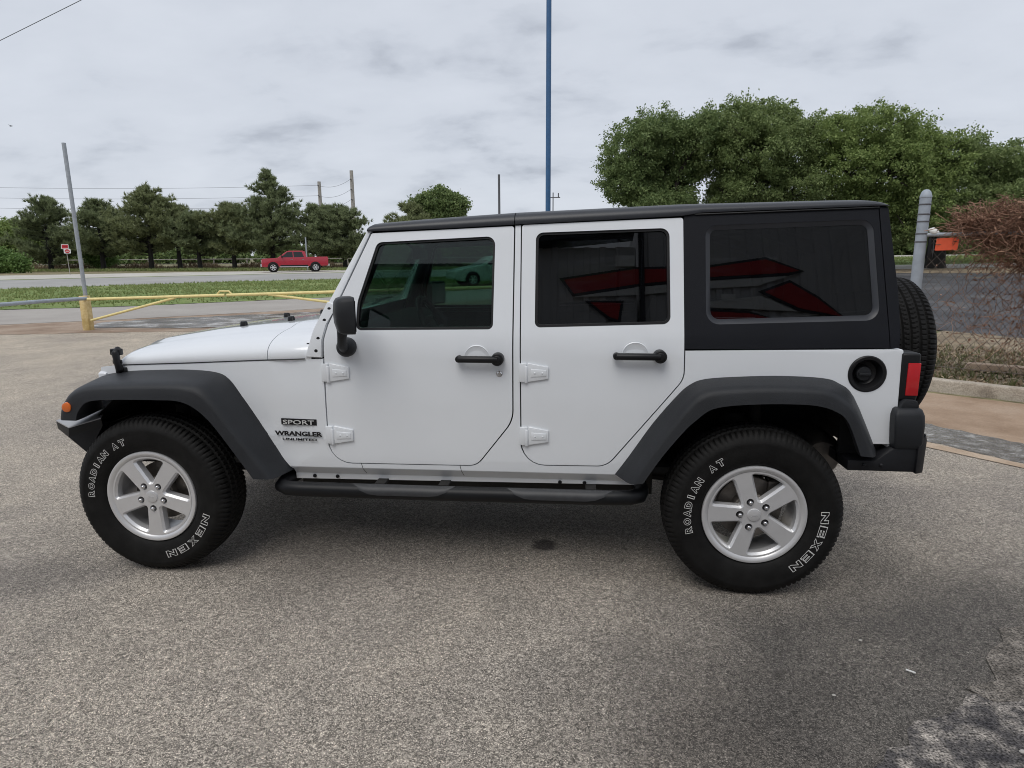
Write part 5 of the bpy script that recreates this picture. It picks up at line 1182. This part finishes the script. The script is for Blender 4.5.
pine('last pine of the row, hidden behind the vehicle', -14.5, PY+1, 6.4, 2.5, 1.4, .1, 'pine2', 10, .6)
mass('round_shrub', 'bright green rounded shrub at the left edge by the far road', 'shrub', [(-50.8, 52.5, 1.55, 1.9, 1.3, 1.05), (-49.0, 52.6, 1.25, 1.0, .9, .7), (-52.6, 52.4, 1.8, 1.2, 1.2, .9)], 120, 30, (.22, .13), 'bush', .45)
mass('leafy_tree', 'green leafy tree top behind the shrub at the left edge', 'tree', [(-66, 71, 3.8, 4.0, 2.4, 2.4), (-69.5, 71, 3.6, 3.5, 2.4, 2.5), (-62, 72, 2.8, 2.5, 1.5, 1.7)], 120, 34, (.32, .2), 'oak2', .7)
mass('light_bush', 'light green bush glimpsed between the first two pines', 'shrub', [(-51.5, 66, 2.9, 1.3, 1.2, 2.2), (-50.6, 66, 1.8, 1.4, 1.0, 1.2)], 100, 30, (.24, .15), 'bush', .5)
mass('distant_treeline', 'low dark line of trees on the horizon behind the pines', 'trees', [(-150+i*9+random.uniform(-3, 3), 165+random.uniform(-8, 8), 2.2+random.uniform(-.6, .9), 6.5, 3, 2.4+random.uniform(-.5, 1.2)) for i in range(34)], 26, 22, (.9, .6), 'oak3', 1.6, None, 'stuff')
V, F = [], []
def brush(name, label, pts, n_, m_, L, w, mat, hspread=.25, cat='brush'):
    C = np.array([pts() for _ in range(n_)]); D = np.tile(np.array([[0, 0, 1.]]), (n_, 1)); V, F = blades(C, D, m_, L, w, .55)
    o = rawmesh(name, V, F, M[mat]); return tag(o, label, cat, None, 'stuff')
def drypt():
    x = random.uniform(-75, -8); y = 64.5+random.uniform(0, 5)+(x+45)*.05; return (x, y, gz(x, y)+random.uniform(0, .65)*(.5+.5*math.sin(x*.9)))
brush('dry_brush', 'reddish dry brush behind the pines along the far road', drypt, 4200, 7, .40, .06, 'drybrush')
def greenpt():
    x = random.uniform(-75, -8); y = 60+random.uniform(-2.5, 4); return (x, y, gz(x, y)+random.uniform(0, .1))
brush('roadside_grass', 'rough grass under the pines', greenpt, 5000, 6, .26, .05, 'grassblade', cat='grass')
ff = thing('pipe_fence', 'low dark rail fence behind the pine trunks', 'fence', (-40, 70, gz(-40, 70)))
mk('rail', MB().tube([(-80, 69, gz(-80, 69)+1.15), (-40, 70, gz(-40, 70)+1.15), (-4, 71, gz(-4, 71)+1.15)], .06, 6).tube([(-80, 69, gz(-80, 69)+.62), (-40, 70, gz(-40, 70)+.62), (-4, 71, gz(-4, 71)+.62)], .04, 6), M['wood'], ff)
for k in range(20): 
    x = -80+k*4; mk('post', MB().tube([(x, 69+(x+80)*.0263, .3), (x, 69+(x+80)*.0263, 1.75)], .07, 6), M['wood'], ff)
def inside(P, poly):
    x, y = P[:, 0], P[:, 1]; r_ = np.zeros(len(P), bool)
    for i in range(len(poly)):
        x1, y1 = poly[i-1]; x2, y2 = poly[i]
        c_ = ((y1 > y) != (y2 > y)) & (x < (x2-x1)*(y-y1)/((y2-y1)+1e-12)+x1); r_ ^= c_
    return r_
def grass_on(name, label, poly, n_, L, w, mat, box, m_=4, kind='stuff'):
    P = np.stack([rng.uniform(box[0], box[1], n_), rng.uniform(box[2], box[3], n_)], 1); P = P[inside(P, poly)]
    dens = np.sin(P[:, 0]*.9)*np.cos(P[:, 1]*1.1)+rng.normal(0, .6, len(P)); P = P[dens > -.6]
    C = np.concatenate([P, hgt(P[:, 0], P[:, 1])[:, None]+.015], 1); D = np.tile(np.array([[0, 0, 1.]]), (len(C), 1)); V, F = blades(C, D, m_, L, w, .5)
    o = rawmesh(name, V, F, M[mat]); return tag(o, label, 'grass', None, kind)
grass_on('verge_grass', 'short green grass on the strip between the drive and the road', [(-30, 10), (-27.1, 27.4), (-22.6, 30.8), (-18.3, 34.8), (-13.2, 37.2), (6, 45.5), (6, 33), (2, 30.6), (-7.58, 22.2), (-10.07, 20.2), (-12.92, 18.1), (-16.35, 16.8), (-22, 14)], 26000, .12, .030, 'grassblade', (-30, 6, 12, 45), 6)
grass_on('lawn_grass', 'green lawn beyond the cross street', [(8, 33.5), (18.9, 32.2), (23.9, 31.1), (34, 27.8), (34, 36), (21.8, 38.3), (8, 39)], 14000, .12, .03, 'grassblade', (8, 34, 27, 39), 5)
grass_on('weeds', 'tufts of weeds and yellowed grass at the foot of the fence', [(5.6, 6.6), (6.2, 5.7), (7.2, 4.9), (8.5, 3.9), (10, 4.5), (9.6, 7.5), (8.4, 9.0), (6.5, 8.6)], 1500, .13, .012, 'weed', (5.4, 10, 3.5, 9.2), 7)
P = np.stack([rng.uniform(5.4, 10.5, 9000), rng.uniform(3.0, 9.0, 9000)], 1); P = P[inside(P, [(5.4, 6.4), (6.35, 5.12), (7.16, 4.48), (8.6, 3.2), (10.4, 3.8), (9.6, 7.5), (8.3, 8.8), (6.0, 8.4)])]
C = np.concatenate([P, np.full((len(P), 1), .04)+rng.uniform(0, .03, (len(P), 1))], 1); V, F = leaf_quads(C, .055, .03, 1.0)
tag(rawmesh('leaf_litter', V, F, M['litter']), 'dry leaf litter along the foot of the fence', 'leaves', None, 'stuff')
bl = mk('wheel_stop', MB().prism([(-.55, 0), (.55, 0), (.50, .10), (-.50, .10)], -.09, .09), M['strip'], bevel=.015); bl.location = (7.86, 6.02, .04); bl.rotation_euler = (0, 0, R(-32))
tag(bl, 'weathered yellowish concrete wheel stop lying behind the fence', 'wheel stop')
cb_ = mk('cigarette_butt', MB().tube([(-.016, 0, 0), (.016, 0, 0)], .0032, 8), M['white']); cb_.location = (3.405, -.55, .017); cb_.rotation_euler = (0, 0, R(-35)); tag(cb_, 'white cigarette butt lying on the asphalt by the broken patch', 'cigarette butt')
for k, (x, y, s_, lb) in enumerate(((3.30, -.36, .008, 'pale pebble lying alone between the cigarette butt and the rear wheel'), (3.06, -.72, .007, 'tiny pale pebble in front of the broken patch'), (3.55, -.95, .011, 'larger pebble lying on the broken tar patch'))):
    pb = MB(); pb.revolve([(0, -s_*.5), (s_*.8, -s_*.3), (s_, 0), (s_*.7, s_*.45), (0, s_*.6)], 9, 'Z'); o = mk('pebble', pb, M['stone']); o.location = (x, y, .016+s_*.4); o.scale = (1, .75, .8); tag(o, lb, 'pebble')

# ================================================================== SHOWROOM BEHIND THE CAMERA (seen in the windows' reflections)
b_ = thing('showroom_building', 'grey ribbed-metal showroom with red chevron graphics, reflected in the tinted side windows', 'building', (4, -8.3, 0))
def ribbed(x0, x1, z0, z1, y, pitch_=.30):
    m_ = MB(); n_ = int((x1-x0)/pitch_); pts = []
    for k in range(n_):
        a_ = x0+k*pitch_; pts += [(a_, 0), (a_+.16, 0), (a_+.18, .03), (a_+.28, .03)]
    pts.append((x1, 0)); m_.loft([[(x, y+d, z0) for x, d in pts], [(x, y+d, z1) for x, d in pts]], False, False); return m_
mk('wall', ribbed(3.3, 18, 0, 7.4, -8.0), M['wall'], b_, smooth=False); mk('wall', ribbed(.6, 3.25, 0, 6.25, -8.0), M['wall'], b_, smooth=False); mk('wall', ribbed(-14, .55, 0, 5.5, -8.0), M['wall'], b_, smooth=False)
mk('block', MB().box((10.65, -11.1, 3.65), (14.7, 6, 7.3)), M['wall'], b_, smooth=False); mk('block', MB().box((-5.4, -11.1, 2.7), (17.2, 6, 5.4)), M['wall'], b_, smooth=False)
mk('eave', MB().box((-6.7, -7.85, 5.62), (14.6, .5, .22)), M['eave'], b_, bevel=.01); mk('eave', MB().add([(.6, -7.7, 6.15), (3.2, -7.7, 6.42), (3.2, -7.7, 6.62), (.6, -7.7, 6.35), (.6, -8.05, 6.15), (3.2, -8.05, 6.42), (3.2, -8.05, 6.62), (.6, -8.05, 6.35)], [(0, 1, 2, 3), (7, 6, 5, 4), (0, 4, 5, 1), (1, 5, 6, 2), (2, 6, 7, 3), (3, 7, 4, 0)]), M['eave'], b_, smooth=False)
for pts in ([(1.91, 5.55), (2.10, 5.27), (3.3, 5.47), (4.6, 5.60), (5.95, 5.68), (6.15, 5.72), (5.58, 5.95), (4.5, 5.78), (3.2, 5.76)],
            [(2.40, 5.09), (2.95, 5.08), (2.90, 4.75), (2.75, 4.80)], [(5.52, 5.30), (5.97, 5.48), (6.40, 5.18), (6.80, 4.82), (6.10, 4.98)], [(4.4, 4.92), (5.2, 4.88), (5.6, 4.78), (4.4, 4.66)]):
    mk('graphic_border', MB().prism(inflate(pts, .05), -7.955, -7.94), M['eave'], b_, smooth=False); mk('graphic', MB().prism(pts, -7.945, -7.93), M['crimson'], b_, smooth=False)
for pts in ([(2.08, 5.20), (3.3, 5.40), (4.6, 5.52), (5.95, 5.61), (6.10, 5.66), (5.40, 5.42), (4.4, 5.36), (3.3, 5.24)], [(4.3, 5.08), (5.45, 5.22), (6.05, 4.92), (5.3, 4.96), (4.3, 5.00)]):
    mk('pale_graphic', MB().prism(pts, -7.948, -7.932), M['palegrey'], b_, smooth=False)
for x0, x1, z0, z1 in ((2.86, 3.22, 5.82, 6.05), (4.75, 5.0, 5.10, 5.25)):
    mk('high_window', MB().box(((x0+x1)/2, -7.94, (z0+z1)/2), (x1-x0, .03, z1-z0)), M['palegrey'], b_)
mk('downpipe', MB().tube([(3.34, -7.9, 0), (3.34, -7.9, 7.2)], .05, 8), M['eave'], b_)
